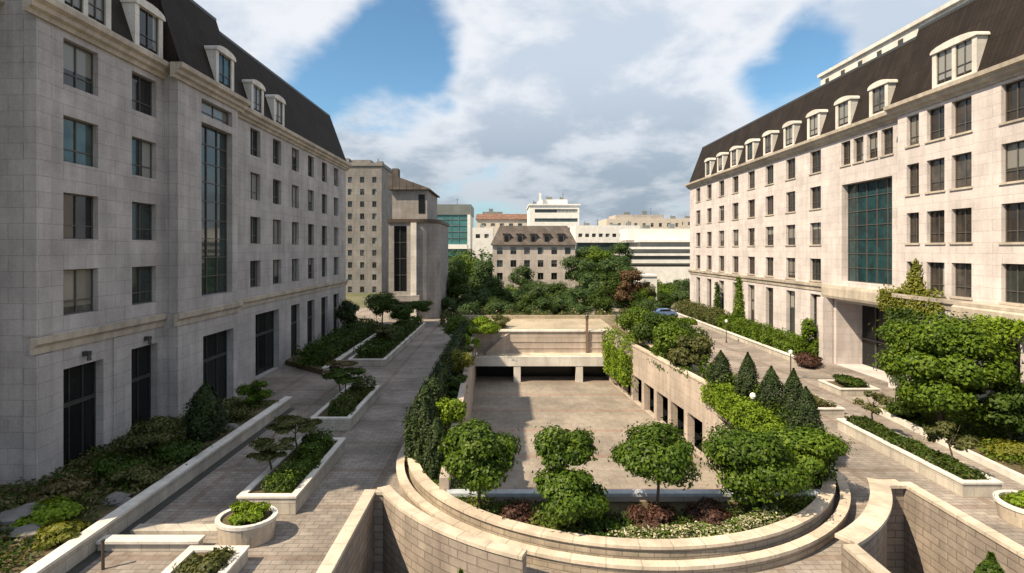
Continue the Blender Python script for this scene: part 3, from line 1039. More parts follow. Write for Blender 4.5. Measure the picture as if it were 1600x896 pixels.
def wall_line(mb, a, b, t, z0, z1a, z1b, mat=0, side=1):
    """straight wall from a to b, thickness t to the given side, top may slope"""
    a, b = Vector(a), Vector(b)
    d = (b - a).normalized(); nn = Vector((-d.y, d.x)) * t * side
    q = [(a, z1a), (b, z1b), (b + nn, z1b), (a + nn, z1a)]
    ln = (b - a).length
    for i in range(4):
        (p, zp), (r, zr) = q[i], q[(i + 1) % 4]
        k = (r - p).length
        mb.face([(p.x, p.y, z0), (r.x, r.y, z0), (r.x, r.y, zr), (p.x, p.y, zp)], mat, [(0, z0), (k, z0), (k, zr), (0, zp)])
    mb.face([(p.x, p.y, z) for p, z in q], mat, [(0, 0), (ln, 0), (ln, t), (0, t)])


# sunken plaza walls
SP = thing('retaining_wall', 'beige stone wall with square openings along the right side of the sunken plaza', 'retaining wall', (15.2, 41, FLOOR))
m = MB()
A, B = Vector((15.2, 41.0)), Vector((12.7, 66.0))
d = (B - A).normalized(); nn = Vector((d.y, -d.x)); ln = (B - A).length      # nn points away from the plaza
holes = [(.8 + 3.35 * i, 3.45 + 3.35 * i, FLOOR + .02, -1.3, .6) for i in range(7)]
facade(m, (A.x, A.y, 0), (d.x, d.y, 0), ln, FLOOR, 1.72, holes, (-nn.x, -nn.y, 0), 2.0)
m.face([(A.x, A.y, FLOOR), (A.x + nn.x * .45, A.y + nn.y * .45, FLOOR), (A.x + nn.x * .45, A.y + nn.y * .45, 1.72), (A.x, A.y, 1.72)])
for k in range(1): m.face([(A.x + nn.x * .45, A.y + nn.y * .45, 1.0), (B.x + nn.x * .45, B.y + nn.y * .45, 1.0), (B.x + nn.x * .45, B.y + nn.y * .45, 1.72), (A.x + nn.x * .45, A.y + nn.y * .45, 1.72)])
m.build('wall', M['tan'], SP)
m = MB(); wall_line(m, A - nn * .06, B - nn * .06, .58, 1.724, 1.86, 1.86, side=-1); m.build('coping', M['coping'], SP)
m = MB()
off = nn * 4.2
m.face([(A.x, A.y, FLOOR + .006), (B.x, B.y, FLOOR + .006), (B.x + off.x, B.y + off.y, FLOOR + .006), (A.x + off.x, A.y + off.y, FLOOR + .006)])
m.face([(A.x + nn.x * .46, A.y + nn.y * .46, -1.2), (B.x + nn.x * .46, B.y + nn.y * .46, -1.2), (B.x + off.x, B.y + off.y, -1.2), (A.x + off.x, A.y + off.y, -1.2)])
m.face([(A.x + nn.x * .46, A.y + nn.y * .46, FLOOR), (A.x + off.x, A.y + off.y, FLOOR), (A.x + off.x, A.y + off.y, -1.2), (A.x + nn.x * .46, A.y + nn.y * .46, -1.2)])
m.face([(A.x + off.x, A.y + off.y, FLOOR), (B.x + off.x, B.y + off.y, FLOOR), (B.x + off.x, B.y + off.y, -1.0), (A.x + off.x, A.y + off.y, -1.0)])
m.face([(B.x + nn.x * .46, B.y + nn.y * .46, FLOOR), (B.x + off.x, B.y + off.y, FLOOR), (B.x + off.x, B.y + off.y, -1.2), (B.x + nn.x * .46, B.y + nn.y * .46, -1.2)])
m.build('gallery_back', M['dark'], SP)  # gallery lining coloured near black to stand for the shade inside
m = MB(); wall_line(m, (15.5, 34.0), (15.2, 40.98), .5, FLOOR, -1.9, .55, side=-1); wall_line(m, (14.6, 25.3), (15.5, 33.98), .5, FLOOR, .9, -1.88, side=-1)
tag(m.build('stair_wall', M['tan']), 'sloping beige stair wall at the near end of the sunken plaza', 'wall')
m = MB(); wall_line(m, (-3.7, 69), (-3.7, 66), .45, FLOOR, 1.5, 1.5, side=-1); wall_line(m, (-3.7, 66), (-2.6, 25), .45, FLOOR, 1.5, 1.5, side=-1)
tag(m.build('retaining_wall', M['tan']), 'plain stone retaining wall along the shaded left side of the sunken plaza', 'retaining wall')
FW = thing('retaining_wall', 'low wall with blue grey coping behind the garden trees, front end of the sunken plaza', 'retaining wall', (6, 25, FLOOR))
m = MB(); m.box(-2.6, 14.6, 24.7, 25.0, FLOOR, .8); m.build('wall', M['tan'], FW)
m = MB(); m.box(-2.7, 14.7, 24.62, 25.08, .804, .95); m.build('coping', M['railglass'], FW)

# arcade and raised terrace at the back of the sunken plaza
AR = thing('terrace', 'raised beige terrace over a dark arcade at the far end of the sunken plaza', 'terrace', (5, 66, FLOOR))
m = MB(); m.box(-3.6, 12.66, 66.0, 69.0, -1.75, -1.1); m.build('arcade_roof', M['coping'], AR)
m = MB(); m.box(-3.7, 12.75, 65.9, 66.25, -2.15, -1.0); m.build('beam', M['dorm'], AR)
for x in (1.4, 8.95):
    m = MB(); m.box(x - .42, x + .42, 65.95, 66.7, FLOOR, -2.16); m.build('column', M['dorm'], AR)
m = MB(); m.box(12.7, 13.1, 65.9, 69.4, FLOOR, 1.55); m.build('side_wall', M['tan'], AR)
m = MB(); m.face([(-3.7, 68.95, FLOOR), (12.7, 68.95, FLOOR), (12.7, 68.95, -1.76), (-3.7, 68.95, -1.76)]); m.build('arcade_back', M['dark'], AR)  # near-black sheet paints the shade at the back of the arcade
m = MB(); m.box(-3.7, 13.4, 69.0, 69.5, -1.1, 1.55)
for z in (-.55, .25): m.box(.6, 13.4, 68.94, 69.0, z, z + .16)
m.build('wall', M['tan'], AR)
m = MB(); m.box(-3.8, 10.0, 68.85, 69.6, 1.554, 1.75); m.box(10.6, 13.5, 68.85, 69.6, 1.554, 1.75); m.build('coping', M['dorm'], AR)
m = MB(); m.box(-4.2, 14.2, 69.6, 81.6, .4, 1.6); m.build('terrace_floor', M['deck'], AR)
m = MB(); wall_line(m, (-2.4, 67.2), (.55, 69.0), .35, -1.1, -.8, 1.5); m.build('stair_side', M['tan'], AR)
m = MB(); m.box(-6.5, 16.5, 81.6, 82.0, .3, 2.1); tag(m.build('low_wall', M['deck']), 'low cream wall along the far edge of the beige terrace', 'low wall')
LP = thing('post', 'slim brown post standing on the wall above the plaza arcade', 'post', (10.3, 69.2, -1.1))
m = MB(); m.box(10.15, 10.45, 68.7, 68.93, -1.1, 3.2); m.box(10.05, 10.55, 68.65, 68.935, 3.2, 3.35); m.build('shaft', M['brownpost'], LP)
m = MB(); m.lathe(10.3, 68.8, [(.0, 3.35), (.2, 3.4), (.24, 3.6), (.1, 3.8), (0, 3.82)], 10); m.build('cap', M['metal'], LP)

# light wells (trenches) either side of the front of the oval
TW = thing('retaining_wall', 'wedge shaped stepped down light well wall left of the oval garden', 'retaining wall', (LTX, 22, 0))
m = MB(); wall_line(m, (LTX, 24.6), (LTX, 9), .40, -4, 1.0, 1.0, side=-1); m.build('wall', M['trench'], TW)
m = MB(); wall_line(m, (LTX + .05, 24.62), (LTX + .05, 9), .52, 1.004, 1.14, 1.14, side=-1); m.build('coping', M['coping'], TW)
TC = thing('retaining_wall', 'curved brick-faced parapet of the left light well, running beside the oval', 'retaining wall', (-3, 21.5, 0))
def lc(o): return off_curve(LC, o)
m = MB(); m.sweep(lc, [(0, -4), (.38, -4), (.38, 1.0), (0, 1.0)]); m.box(LTX, -5.5, 24.4, 24.8, -4, 1.0); m.build('wall', M['trench'], TC)
m = MB(); m.sweep(lc, [(-.06, 1.004), (.46, 1.004), (.46, 1.14), (-.06, 1.14)]); m.box(LTX + .06, -5.45, 24.35, 24.85, 1.004, 1.142); m.build('coping', M['coping'], TC)
TR = thing('retaining_wall', 'straight brick-faced light well wall right of the oval garden, pale coping', 'retaining wall', (RTX, 20, 0))
m = MB(); wall_line(m, (RTX, 25.4), (RTX, 9), .40, -4, 1.0, 1.0, side=1); m.build('wall', M['trench'], TR)
m = MB(); wall_line(m, (RTX - .05, 25.42), (RTX - .05, 9), .52, 1.004, 1.14, 1.14, side=1); m.build('coping', M['coping'], TR)
TS = thing('retaining_wall', 'short curved parapet with broad pale coping at the right light well', 'retaining wall', (15.5, 22, 0))
def rc(o): return off_curve(RC, o)
m = MB(); m.sweep(rc, [(0, -4), (.38, -4), (.38, 1.0), (0, 1.0)]); m.box(17.6, RTX, 25.2, 25.6, -4, 1.0); wall_line(m, (12.9, ell(TOFF, 12.9)), (12.9, 9), .4, -4, 1.0, 1.0, side=-1); m.build('wall', M['trench'], TS)
m = MB(); m.sweep(rc, [(-.2, 1.004), (.62, 1.004), (.62, 1.14), (-.2, 1.14)]); m.box(17.5, RTX - .06, 25.0, 25.7, 1.004, 1.142); wall_line(m, (12.95, ell(TOFF, 12.9) - .2), (12.95, 9), .52, 1.004, 1.138, 1.138, side=-1); m.build('coping', M['coping'], TS)


# ------------------------------------------------------------------ planters
def box_planter(label, x0, x1, y0, y1, h, t=.22, soil=.12, name='planter'):
    r = thing(name, label, 'planter', ((x0 + x1) / 2, (y0 + y1) / 2, 0))
    m = MB()
    m.box(x0, x0 + t, y0, y1, -.03, h - .1); m.box(x1 - t, x1, y0, y1, -.03, h - .1)
    m.box(x0 + t, x1 - t, y0, y0 + t, -.03, h - .1); m.box(x0 + t, x1 - t, y1 - t, y1, -.03, h - .1)
    m.build('wall', M['kerb'], r)
    m = MB(); e = .05
    m.box(x0 - e, x0 + t + e, y0 - e, y1 + e, h - .096, h); m.box(x1 - t - e, x1 + e, y0 - e, y1 + e, h - .096, h)
    m.box(x0 + t + e, x1 - t - e, y0 - e, y0 + t + e, h - .096, h); m.box(x0 + t + e, x1 - t - e, y1 - t - e, y1 + e, h - .096, h)
    m.build('coping', M['dorm'], r)
    m = MB(); m.face([(x0 + t, y0 + t, h - soil), (x1 - t, y0 + t, h - soil), (x1 - t, y1 - t, h - soil), (x0 + t, y1 - t, h - soil)])
    m.build('soil', M['soil'], r)
    return r


def round_planter(label, x, y, r, h, sy=1.0):
    o = thing('round_planter', label, 'planter', (x, y, 0))
    m = MB(); m.lathe(x, y, [(r * .86, -.03), (r * .92, h * .5), (r * .97, h - .14)], 32, 0, 1, sy); m.build('bowl', M['coping'], o)
    m = MB(); m.lathe(x, y, [(r * .97, h - .138), (r, h - .13), (r, h), (r - .2, h), (r - .2, h - .12)], 32, 0, 1, sy); m.build('rim', M['dorm'], o)
    m = MB(); m.lathe(x, y, [(r - .2, h - .1), (0, h - .1)], 32, 0, 1, sy); m.build('soil', M['soil'], o)
    return o


box_planter('long stone planter on the left walkway nearest the camera, half in sun', -12.1, -9.5, 24.6, 32.2, .85)
box_planter('long shaded stone planter on the left walkway, middle one of three', -12.9, -10.3, 36.0, 44.6, .85)
box_planter('shaded stone planter at the far end of the left walkway', -16.2, -12.4, 56.0, 84.0, .7)
round_planter('oval stone tub with bright green shrub standing on the sunlit left pavement', -10.75, 22.6, 1.22, .95, .85)
box_planter('square corner planter with sparse shrub at the bottom left foreground', -12.1, -9.9, 16.5, 20.9, .6)
box_planter('long stone planter on the sunlit right walkway with dark hedge strip', 22.1, 24.0, 26.3, 36.2, .75)
box_planter('low planter with brownish cover on the right walkway, farther along', 22.6, 24.6, 39.5, 46.5, .45)
round_planter('round stone tub with green shrub at the right edge of the photo', 23.2, 23.9, 1.35, .85)
box_planter('low stone planter beside the entrance porch of the right block', 27.4, 30.6, 44.5, 47.6, .6)

# garden bed walls beside the west block
LW = thing('low_wall', 'long low garden wall with pale coping along the left building bed', 'low wall', (-16.3, 30, 0))
m = MB(); m.box(-16.65, -16.3, 8, 41.2, -.05, .72); m.build('wall', M['kerb'], LW)
m = MB(); m.box(-16.75, -16.2, 7.9, 41.3, .724, .84); m.build('coping', M['dorm'], LW)
LW2 = thing('low_wall', 'low garden wall in shade before the far hedge of the left building', 'low wall', (-17, 62, 0))
m = MB(); m.box(-17.3, -16.9, 51.6, 78, -.05, .7); m.build('wall', M['kerb'], LW2)
m = MB(); m.box(-17.4, -16.8, 51.5, 78.1, .704, .82); m.build('coping', M['dorm'], LW2)
g = MB(); g.prism([(-25, 8), (-16.6, 8), (-16.6, 41.15), (-22.5, 41.15), (-25, 37)], -.05, .6); g.prism([(-22.85, 56.5), (-17.25, 51.7), (-17.25, 78), (-22.85, 78)], -.05, .5)
struct(g.build('bed_soil', M['soil']))
m = MB(); m.box(-16.28, -15.85, 8, 41, -.04, .03)
struct(m.build('wall_foot_strip', M['metal']))  # dark strip along the foot of the long low wall
LW3 = thing('low_wall', 'low cross wall with white coping on the sunlit left pavement', 'low wall', (-13, 21.8, 0))
m = MB(); m.box(-16.2, -12.2, 21.6, 21.95, -.03, .34); m.build('wall', M['kerb'], LW3)
m = MB(); m.box(-16.2, -12.15, 21.5, 22.02, .344, .45); m.build('coping', M['dorm'], LW3)
m = MB(); m.box(-15.8, -10.4, 22.9, 23.5, -.02, .15); tag(m.build('step', M['kerb']), 'single pale stone step across the left pavement before the tub', 'step')
m = MB(); m.box(30.5, 30.85, 57.5, 101, -.03, .55); m.box(30.42, 30.93, 57.4, 101.1, .554, .66, 1)
tag(m.build('low_wall', [M['kerb'], M['dorm']]), 'low cream wall edging the bushes at the foot of the right building', 'low wall')
g = MB(); g.prism([(30.8, 57.6), (34.48, 58.45), (34.48, 100.9), (30.8, 100.9)], -.05, .42); g.prism([(26.6, 25.2), (33.25, 25.2), (33.25, 40.5), (27.6, 40.5)], -.05, .24)
struct(g.build('shrub_bed_soil', M['soil']))
m = MB()
wall_line(m, (26.5, 25), (27.5, 40.7), .3, -.03, .38, .38, side=1)
tag(m.build('kerb_wall', M['dorm']), 'pale kerb wall in front of the big tree on the right', 'kerb')
LPo = thing('post', 'thin dark metal post at the bottom left on the sunlit pavement', 'post', (-15.1, 20.4, 0))
m = MB(); m.tube((-15.1, 20.4, 0), (-15.1, 20.4, 1.05), .06, .05, 8); m.build('shaft', M['rust'], LPo)
m = MB(); m.lathe(-15.1, 20.4, [(.0, 1.05), (.075, 1.05), (.075, 1.12), (0, 1.15)], 10); m.build('cap', M['metal'], LPo)


# ------------------------------------------------------------------ lamps and car
def lamp_post(label, x, y, h, z=0.0):
    t = thing('lamp_post', label, 'lamp post', (x, y, z))
    m = MB(); m.tube((x, y, z), (x, y, z + h), .06, .045, 8); m.tube((x, y, z), (x, y, z + .25), .12, .1, 8); m.build('pole', M['rust'], t)
    m = MB(); m.lathe(x, y, [(0, z + h), (.16, z + h + .05), (.18, z + h + .3), (0, z + h + .38)], 12); m.build('lantern', M['globe'], t)
    return t


lamp_post('slim brown lamp post on the right walkway behind the dark column conifers', 26.2, 50, 2.4)
lamp_post('slim brown lamp post on the right walkway, farther off beside the low cream wall', 28.4, 70, 2.6)
GL = thing('garden_lamp', 'small white globe garden lamp among the hedges right of the plaza', 'lamp', (16.0, 35.2, .55))
m = MB(); m.tube((16.0, 35.2, .55), (16.0, 35.2, 2.3), .05, .05, 8); m.build('pole', M['metal'], GL)
m = MB(); m.lathe(16.0, 35.2, [(0, 2.3), (.14, 2.36), (.2, 2.52), (.14, 2.68), (0, 2.74)], 14); m.build('globe', M['globe'], GL, smooth=True)

CAR = thing('parked_car', 'blue car parked beyond the trees at the far end of the right walkway', 'car', (28.2, 97, 0))
m = MB()
side = [(-2.1, .35), (-2.15, .75), (-1.95, .92), (-1.2, 1.0), (-.75, 1.42), (.75, 1.46), (1.45, 1.02), (2.05, .95), (2.12, .6), (2.1, .35)]
m.extrude_y([(28.2 + a, b) for a, b in side], 96.2, 97.8)
m.build('body', M['car'], CAR)
m = MB()
for y in (96.19, 97.81):
    m.face([(28.2 + a, y, b) for a, b in ((-1.05, 1.03), (-.68, 1.36), (.68, 1.40), (1.25, 1.04))])
m.build('window', M['dark'], CAR)
for x in (-1.3, 1.35):
    for y in (96.12, 97.72):
        m = MB(); m.tube((28.2 + x, y, .33), (28.2 + x, y + .16, .33), .33, .33, 16); m.build('wheel', M['rubber'], CAR)


# ------------------------------------------------------------------ far buildings
def grid_building(name, label, x0, x1, y, depth, z1, wall, wins, roof=None, extra=None, glass='glass', z0=-.05, wname='window'):
    """block whose front faces the camera; wins = list of (x, z, w, h)"""
    r = thing(name, label, 'building', ((x0 + x1) / 2, y, 0))
    m = MB()
    holes = [(a - w / 2 - x0, a + w / 2 - x0, b - h / 2, b + h / 2, .4) for a, b, w, h in wins]
    facade(m, (x0, y, 0), (1, 0, 0), x1 - x0, z0, z1, holes, (0, -1, 0), .4)
    for xx in (x0, x1):
        m.face([(xx, y, z0), (xx, y + depth, z0), (xx, y + depth, z1), (xx, y, z1)])
    m.face([(x0, y + depth, z0), (x1, y + depth, z0), (x1, y + depth, z1), (x0, y + depth, z1)])
    m.face([(x0, y, z1), (x1, y, z1), (x1, y + depth, z1), (x0, y + depth, z1)], 0)
    m.build('wall', M[wall], r)
    cache = {}
    for a, b, w, h in wins:
        k = (round(w, 2), round(h, 2))
        if k not in cache:
            g = MB(); g.face([(-w / 2, .38, -h / 2), (w / 2, .38, -h / 2), (w / 2, .38, h / 2), (-w / 2, .38, h / 2)])
            nb = max(1, int(w / 1.6))
            for i in range(1, nb + 1 if nb == 1 else nb):
                xx = 0 if nb == 1 else -w / 2 + w * i / nb
                g.box(xx - .05, xx + .05, .28, .37, -h / 2, h / 2, 1)
            o = g.build(wname, [M[glass], M['frame']]); cache[k] = o.data; bpy.data.objects.remove(o)
        o = bpy.data.objects.new(wname, cache[k]); C.objects.link(o); o.parent = r
        o.location = Vector((a, y, b)) - Vector(r.location)
    return r


# tall grey block with rows of small windows behind the west block
TB = grid_building('tower_block', 'grey block with rows of small windows rising behind the left building', -48, -34.2, 150, 20, 35.0, 'greywall',
                   [(-42.9 + 3.35 * i, 31.2 - 3.36 * j, 1.15, 1.6) for i in range(3) for j in range(10)])
m = MB(); m.box(-48.4, -33.9, 149.7, 170.3, 35.004, 35.9); m.box(-44, -38, 153, 160, 35.9, 37.2); m.build('parapet', M['greywall'], TB)

# wing with rounded end beyond the west block
WG = thing('wing_building', 'tan corner wing with tall dark window, at the end of the left walkway', 'building', (-15.5, 93, 0))
m = MB()
rnd = [(-20.0, 110), (-20.0, 93.0)] + [(-15.2 + 3.6 * math.sin(a), 96.6 - 3.6 * math.cos(a)) for a in [R(90) * i / 10 for i in range(11)]] + [(-11.6, 110)]
fx0, fx1 = -20.0, -15.2
facade(m, (fx0, 93, 0), (1, 0, 0), fx1 - fx0, -.05, 16.6, [(.9, 3.1, 4.8, 16.0, .5), (.5, 3.7, .1, 2.9, 1.0)], (0, -1, 0), .5)
for i in range(1, len(rnd) - 1):
    p, q2 = rnd[i], rnd[i + 1]
    if i == 1: continue
    m.face([(p[0], p[1], -.05), (q2[0], q2[1], -.05), (q2[0], q2[1], 16.6), (p[0], p[1], 16.6)])
m.face([(-20, 93, -.05), (-20, 110, -.05), (-20, 110, 16.6), (-20, 93, 16.6)])
m.face([(-20, 110, -.05), (-11.6, 110, -.05), (-11.6, 110, 16.6), (-20, 110, 16.6)])
m.build('wall', M['wing'], WG)
m = MB()
big = [(-15.4 + (p[0] + 15.4) * 1.05, 98 + (p[1] - 98) * 1.05) for p in rnd]
m.prism(big, 16.6, 17.2); m.build('cornice', M['rust'], WG)
m = MB(); m.face([(-19.12, 93.45, 4.8), (-16.88, 93.45, 4.8), (-16.88, 93.45, 16.0), (-19.12, 93.45, 16.0)])
for z in (7.6, 10.4, 13.2): m.box(-19.12, -16.88, 93.36, 93.44, z - .05, z + .05, 1)
m.box(-18.16, -18.08, 93.34, 93.42, 4.8, 16, 1); m.build('window', [M['dark'], M['frame']], WG)
m = MB(); m.face([(-19.5, 93.95, .1), (-16.3, 93.95, .1), (-16.3, 93.95, 2.9), (-19.5, 93.95, 2.9)]); m.build('door', M['dark'], WG)
m = MB(); m.box(-16.15, -15.2, 92.55, 92.98, 0, 16.55); m.build('pilaster', M['dorm'], WG)
m = MB(); m.box(-20, -14.6, 92.0, 92.98, 3.2, 4.2); m.build('canopy', M['wing'], WG)
m = MB(); m.box(-19.8, -13.7, 95, 109, 17.2, 22.4); m.build('upper_wall', M['wing'], WG)
m = MB(); m.box(-15.2, -14.1, 94.93, 94.99, 18.3, 21.6); m.build('upper_window', M['dark'], WG)
m = MB()
a = [(-20.4, 94.2), (-13.2, 94.2), (-13.2, 109.5), (-20.4, 109.5)]
zt = {0: 26.0, 1: 23.0, 2: 23.0, 3: 26.0}
m.face([(a[0][0], a[0][1], 25.2), (a[1][0], a[1][1], 22.6), (a[2][0], a[2][1], 22.6), (a[3][0], a[3][1], 25.2)])
m.face([(a[0][0], a[0][1], 22.4), (a[1][0], a[1][1], 22.4), (a[1][0], a[1][1], 22.6), (a[0][0], a[0][1], 25.2)])
m.face([(a[3][0], a[3][1], 22.4), (a[2][0], a[2][1], 22.4), (a[2][0], a[2][1], 22.6), (a[3][0], a[3][1], 25.2)])
m.face([(a[1][0], a[1][1], 22.4), (a[2][0], a[2][1], 22.4), (a[2][0], a[2][1], 22.6), (a[1][0], a[1][1], 22.6)])
m.face([(p[0], p[1], 22.41) for p in a])
m.build('roof', M['roof_far'], WG)
m = MB(); m.box(-20.0, -19.0, 96, 98, 24.2, 26.3); m.build('roof_vent', M['roof_far'], WG)

# teal glass building
TG = thing('glass_building', 'teal glass box building with white edge frame, far off at the left of centre', 'building', (-22, 220, 0))
m = MB(); m.box(-31, -15.4, 220, 240, 0, 26.0); m.build('glass_wall', M['teal'], TG)
m = MB(); m.box(-31, -14.0, 219.6, 241, 26.0, 30.2); m.build('roof_band', M['tealgrey'], TG)
m = MB(); m.box(-15.4, -14.2, 219.4, 240.5, 12.2, 26.0); m.box(-29, -15.4, 219.2, 219.98, 12.2, 14.0); m.build('edge_frame', M['white'], TG)
m = MB()
for z in (16.5, 19, 21.5, 24): m.box(-31, -15.5, 219.8, 219.99, z, z + .18)
for x in (-28, -25, -22, -19): m.box(x, x + .15, 219.82, 219.985, 14, 26)
m.build('mullions', M['tealgrey'], TG)

# mansard building in the middle
MBd = grid_building('mansard_building', 'rose grey stone building with faded mansard roof, centre of the view beyond the trees', -3.6, 19.2, 150, 26, 13.2, 'rose',
                    [(-1.6 + 3.75 * i, 11.6 - 3.5 * j, 1.6, 1.9) for i in range(6) for j in range(3)])
m = MB()
for (za, zb, oa, ob) in ((13.2, 18.6, .6, -2.0),):
    P = [(-3.6 - oa, 150 - oa), (19.2 + oa, 150 - oa), (19.2 + oa, 176 + oa), (-3.6 - oa, 176 + oa)]
    Q = [(-3.6 - ob, 150 - ob), (19.2 + ob, 150 - ob), (19.2 + ob, 176 + ob), (-3.6 - ob, 176 + ob)]
    for i in range(4):
        j = (i + 1) % 4
        m.face([(*P[i], za + .01), (*P[j], za + .01), (*Q[j], zb), (*Q[i], zb)])
    m.face([(*p, zb) for p in Q]); m.face([(*p, za + .01) for p in P])
m.build('roof', M['roof_far'], MBd)
for x in (0.2, 3.9, 7.6, 11.3, 15.2):
    m = MB(); m.box(x - .9, x + .9, 149.9, 152.4, 13.6, 16.2); m.box(x - .55, x + .55, 149.8, 149.89, 13.9, 15.7, 1); m.box(x - 1.05, x + 1.05, 149.7, 152.6, 16.2, 16.5)
    m.build('dormer', [M['roof_far'], M['dark']], MBd)

# white stepped tower building
WT = grid_building('office_tower', 'white flat roofed building with two window bands, tallest on the far skyline', 11.5, 35.2, 260, 30, 33.0, 'white',
                   [(24.2, 30.4, 20.5, 1.7), (24.2, 26.0, 20.5, 1.7), (24.2, 21.6, 20.5, 1.7)])
m = MB(); m.box(16.5, 30, 264, 284, 33.0, 36.2); m.box(11, 35.8, 259.5, 290, 33.004, 33.7); m.build('penthouse', M['white'], WT)
m = MB(); m.box(16.2, 17.2, 262, 263, 33.7, 39.2); m.build('mast', M['white'], WT)
# long white building to the right
LB = grid_building('long_building', 'long white building with one row of dark square windows, far right of centre', 29.8, 57.2, 232, 20, 22.2, 'white',
                   [(31.9 + 2.9 * i, 18.0, 1.7, 1.5) for i in range(9)], z0=14.9)
m = MB(); m.box(30.2, 57, 232.8, 251, -.05, 14.9); m.build('lower_storeys', M['teal_dark'], LB)
# beige blocks behind
B1 = grid_building('apartment_block', 'pale beige block on the skyline behind the long white building', 64, 112, 345, 30, 31.5, 'cream',
                   [(67 + 5.2 * i, 27.5 - 5 * j, 1.9, 2.4) for i in range(9) for j in range(3)])
m = MB(); m.box(70, 100, 346, 370, 31.5, 34.0); m.build('roof_storey', M['rose'], B1)
B2 = grid_building('terraced_building', 'stepped white building with horizontal bands beside the end of the right block', 41, 68, 188, 22, 8.6, 'white',
                   [(54.6, 6.6, 25, 1.2)])
for k, (z0, z1, xa) in enumerate(((8.6, 10.6, 40.3), (10.6, 12.9, 43.0), (12.9, 15.4, 46.5))):
    m = MB(); m.box(xa + 1.2, 68, 189 + k * 2, 210, z0 + .004, z1 - .8, 1); m.box(xa, 68.4, 188 + k * 2 - .6, 210.3, z1 - .8, z1)
    m.build('terrace_storey', [M['white'], M['tealgrey']], B2)
m = MB(); m.box(44, 68, 196, 210, 15.4, 19.5); m.build('upper_block', M['white'], B2)
m = MB(); m.box(39.5, 43.0, 186.6, 187.98, .0, 4.6); m.build('stair_tower', M['white'], B2)
B3 = grid_building('small_building', 'small white building with two dark windows left of the mansard roof', -12.2, -4.5, 200, 12, 20.0, 'white', [(-10.2, 16.9, 1.6, 1.5), (-7.0, 16.9, 1.6, 1.5)], z0=-.05)
B4 = grid_building('brick_building', 'low red brown roofed building on the skyline behind the mansard roof', -16, 14, 300, 20, 28.5, 'cream', [(-12 + 5 * i, 25.6, 2.4, 1.6) for i in range(5)])
m = MB(); m.extrude_x([(299.2, 28.5), (310, 32.2), (321, 28.5)], -16.6, 14.6); m.build('roof', M['roof_warm'], B4)
B5 = grid_building('small_building', 'small plain white block half hidden by trees near the end of the right building', 29.6, 33.4, 120, 6, 6.0, 'white', [(31.5, 4.2, 1.0, 1.2)])
m = MB(); m.box(29.4, 33.6, 119.8, 126.2, 6.004, 6.35); m.build('parapet', M['white'], B5)
B6 = grid_building('apartment_block', 'hazy grey block on the far skyline between the teal building and the white tower', -22, -3, 520, 20, 48.0, 'greywall', [(-18 + 4.0 * i, 44 - 5 * j, 1.8, 2.2) for i in range(4) for j in range(2)])
B7 = grid_building('apartment_block', 'wide pale block on the far skyline just left of the right building', 108, 168, 420, 20, 36.0, 'cream', [(112 + 6 * i, 32 - 5 * j, 2.4, 2.4) for i in range(9) for j in range(2)])

for b, items in ((TB, ((-46, 152, 35.9, 2.2, 1.6), (-36.5, 154, 35.9, 1.6, 1.1))), (WT, ((20, 268, 36.2, 3, 1.6), (26.5, 266, 36.2, 1.6, 1.2), (13.3, 264, 33.7, 1.5, 1.4))),
                 (LB, ((34, 236, 22.2, 2.4, 1.3), (46, 238, 22.2, 3.4, 1.0), (53, 236, 22.2, 1.5, 1.8))), (B1, ((76, 350, 34, 4, 2), (88, 350, 34, 3, 2.6), (106, 349, 31.5, 3, 2))),
                 (B2, ((50, 198, 19.5, 2.5, 1.3), (60, 199, 19.5, 1.8, 1.8))), (B3, ((-9.5, 203, 20, 1.6, 1.2),)), (B6, ((-16, 523, 48, 4, 3),)), (B7, ((118, 424, 36, 5, 3), (140, 424, 36, 4, 2)))):
    for (x, y, z, w, h) in items:
        m = MB(); m.box(x, x + w, y, y + 2.0, z + .004, z + h); m.box(x + .2, x + .5, y + .2, y + .5, z + h, z + h + .7)
        m.build('roof_plant', M['tealgrey'], b)
for b, x, y, z, h in ((WT, 28.5, 270, 36.2, 4.5), (LB, 40.5, 240, 22.2, 3.5), (B1, 94, 352, 34, 6), (TG, -20, 225, 30.2, 3.2)):
    m = MB(); m.tube((x, y, z), (x, y, z + h), .12, .06, 6); m.box(x - .7, x + .7, y - .05, y + .05, z + h * .7, z + h * .7 + .12); m.build('aerial', M['metal'], b)

# ------------------------------------------------------------------ garden trees in the oval
GT = 'trees in the oval garden'
tree('round glossy green tree at the left end of the oval garden', -1.1, 23.9, .55, 3.9, 1.75, 1.5, 'gloss', 15000, .088, clumps=26, cr=.40, group=GT)
tree('upright glossy tree in the middle of the oval garden, taller of the close pair', 2.55, 23.6, .55, 3.5, 1.4, 1.0, 'gloss', 9000, .09, clumps=24, group=GT, crown_z=3.00)
tree('lower bushy tree in the oval garden in front of its taller neighbour', 2.55, 22.3, .55, 2.0, 1.75, .95, 'gloss', 10000, .09, clumps=18, group=GT, crown_z=1.45)
tree('broad round headed tree at the centre right of the oval garden', 6.55, 23.5, .55, 3.6, 1.95, 1.35, 'gloss', 16000, .088, clumps=28, cr=.40, group=GT, crown_z=2.65)
tree('wide low spreading tree right of the centre in the oval garden', 11.1, 24.0, .55, 3.6, 2.3, 1.55, 'gloss', 14000, .09, clumps=20, group=GT, crown_z=2.10)
tree('dense brighter tree at the right end of the oval garden', 14.1, 25.9, .55, 3.3, 2.1, 1.4, 'mid', 14000, .09, clumps=20, group=GT, crown_z=1.75)

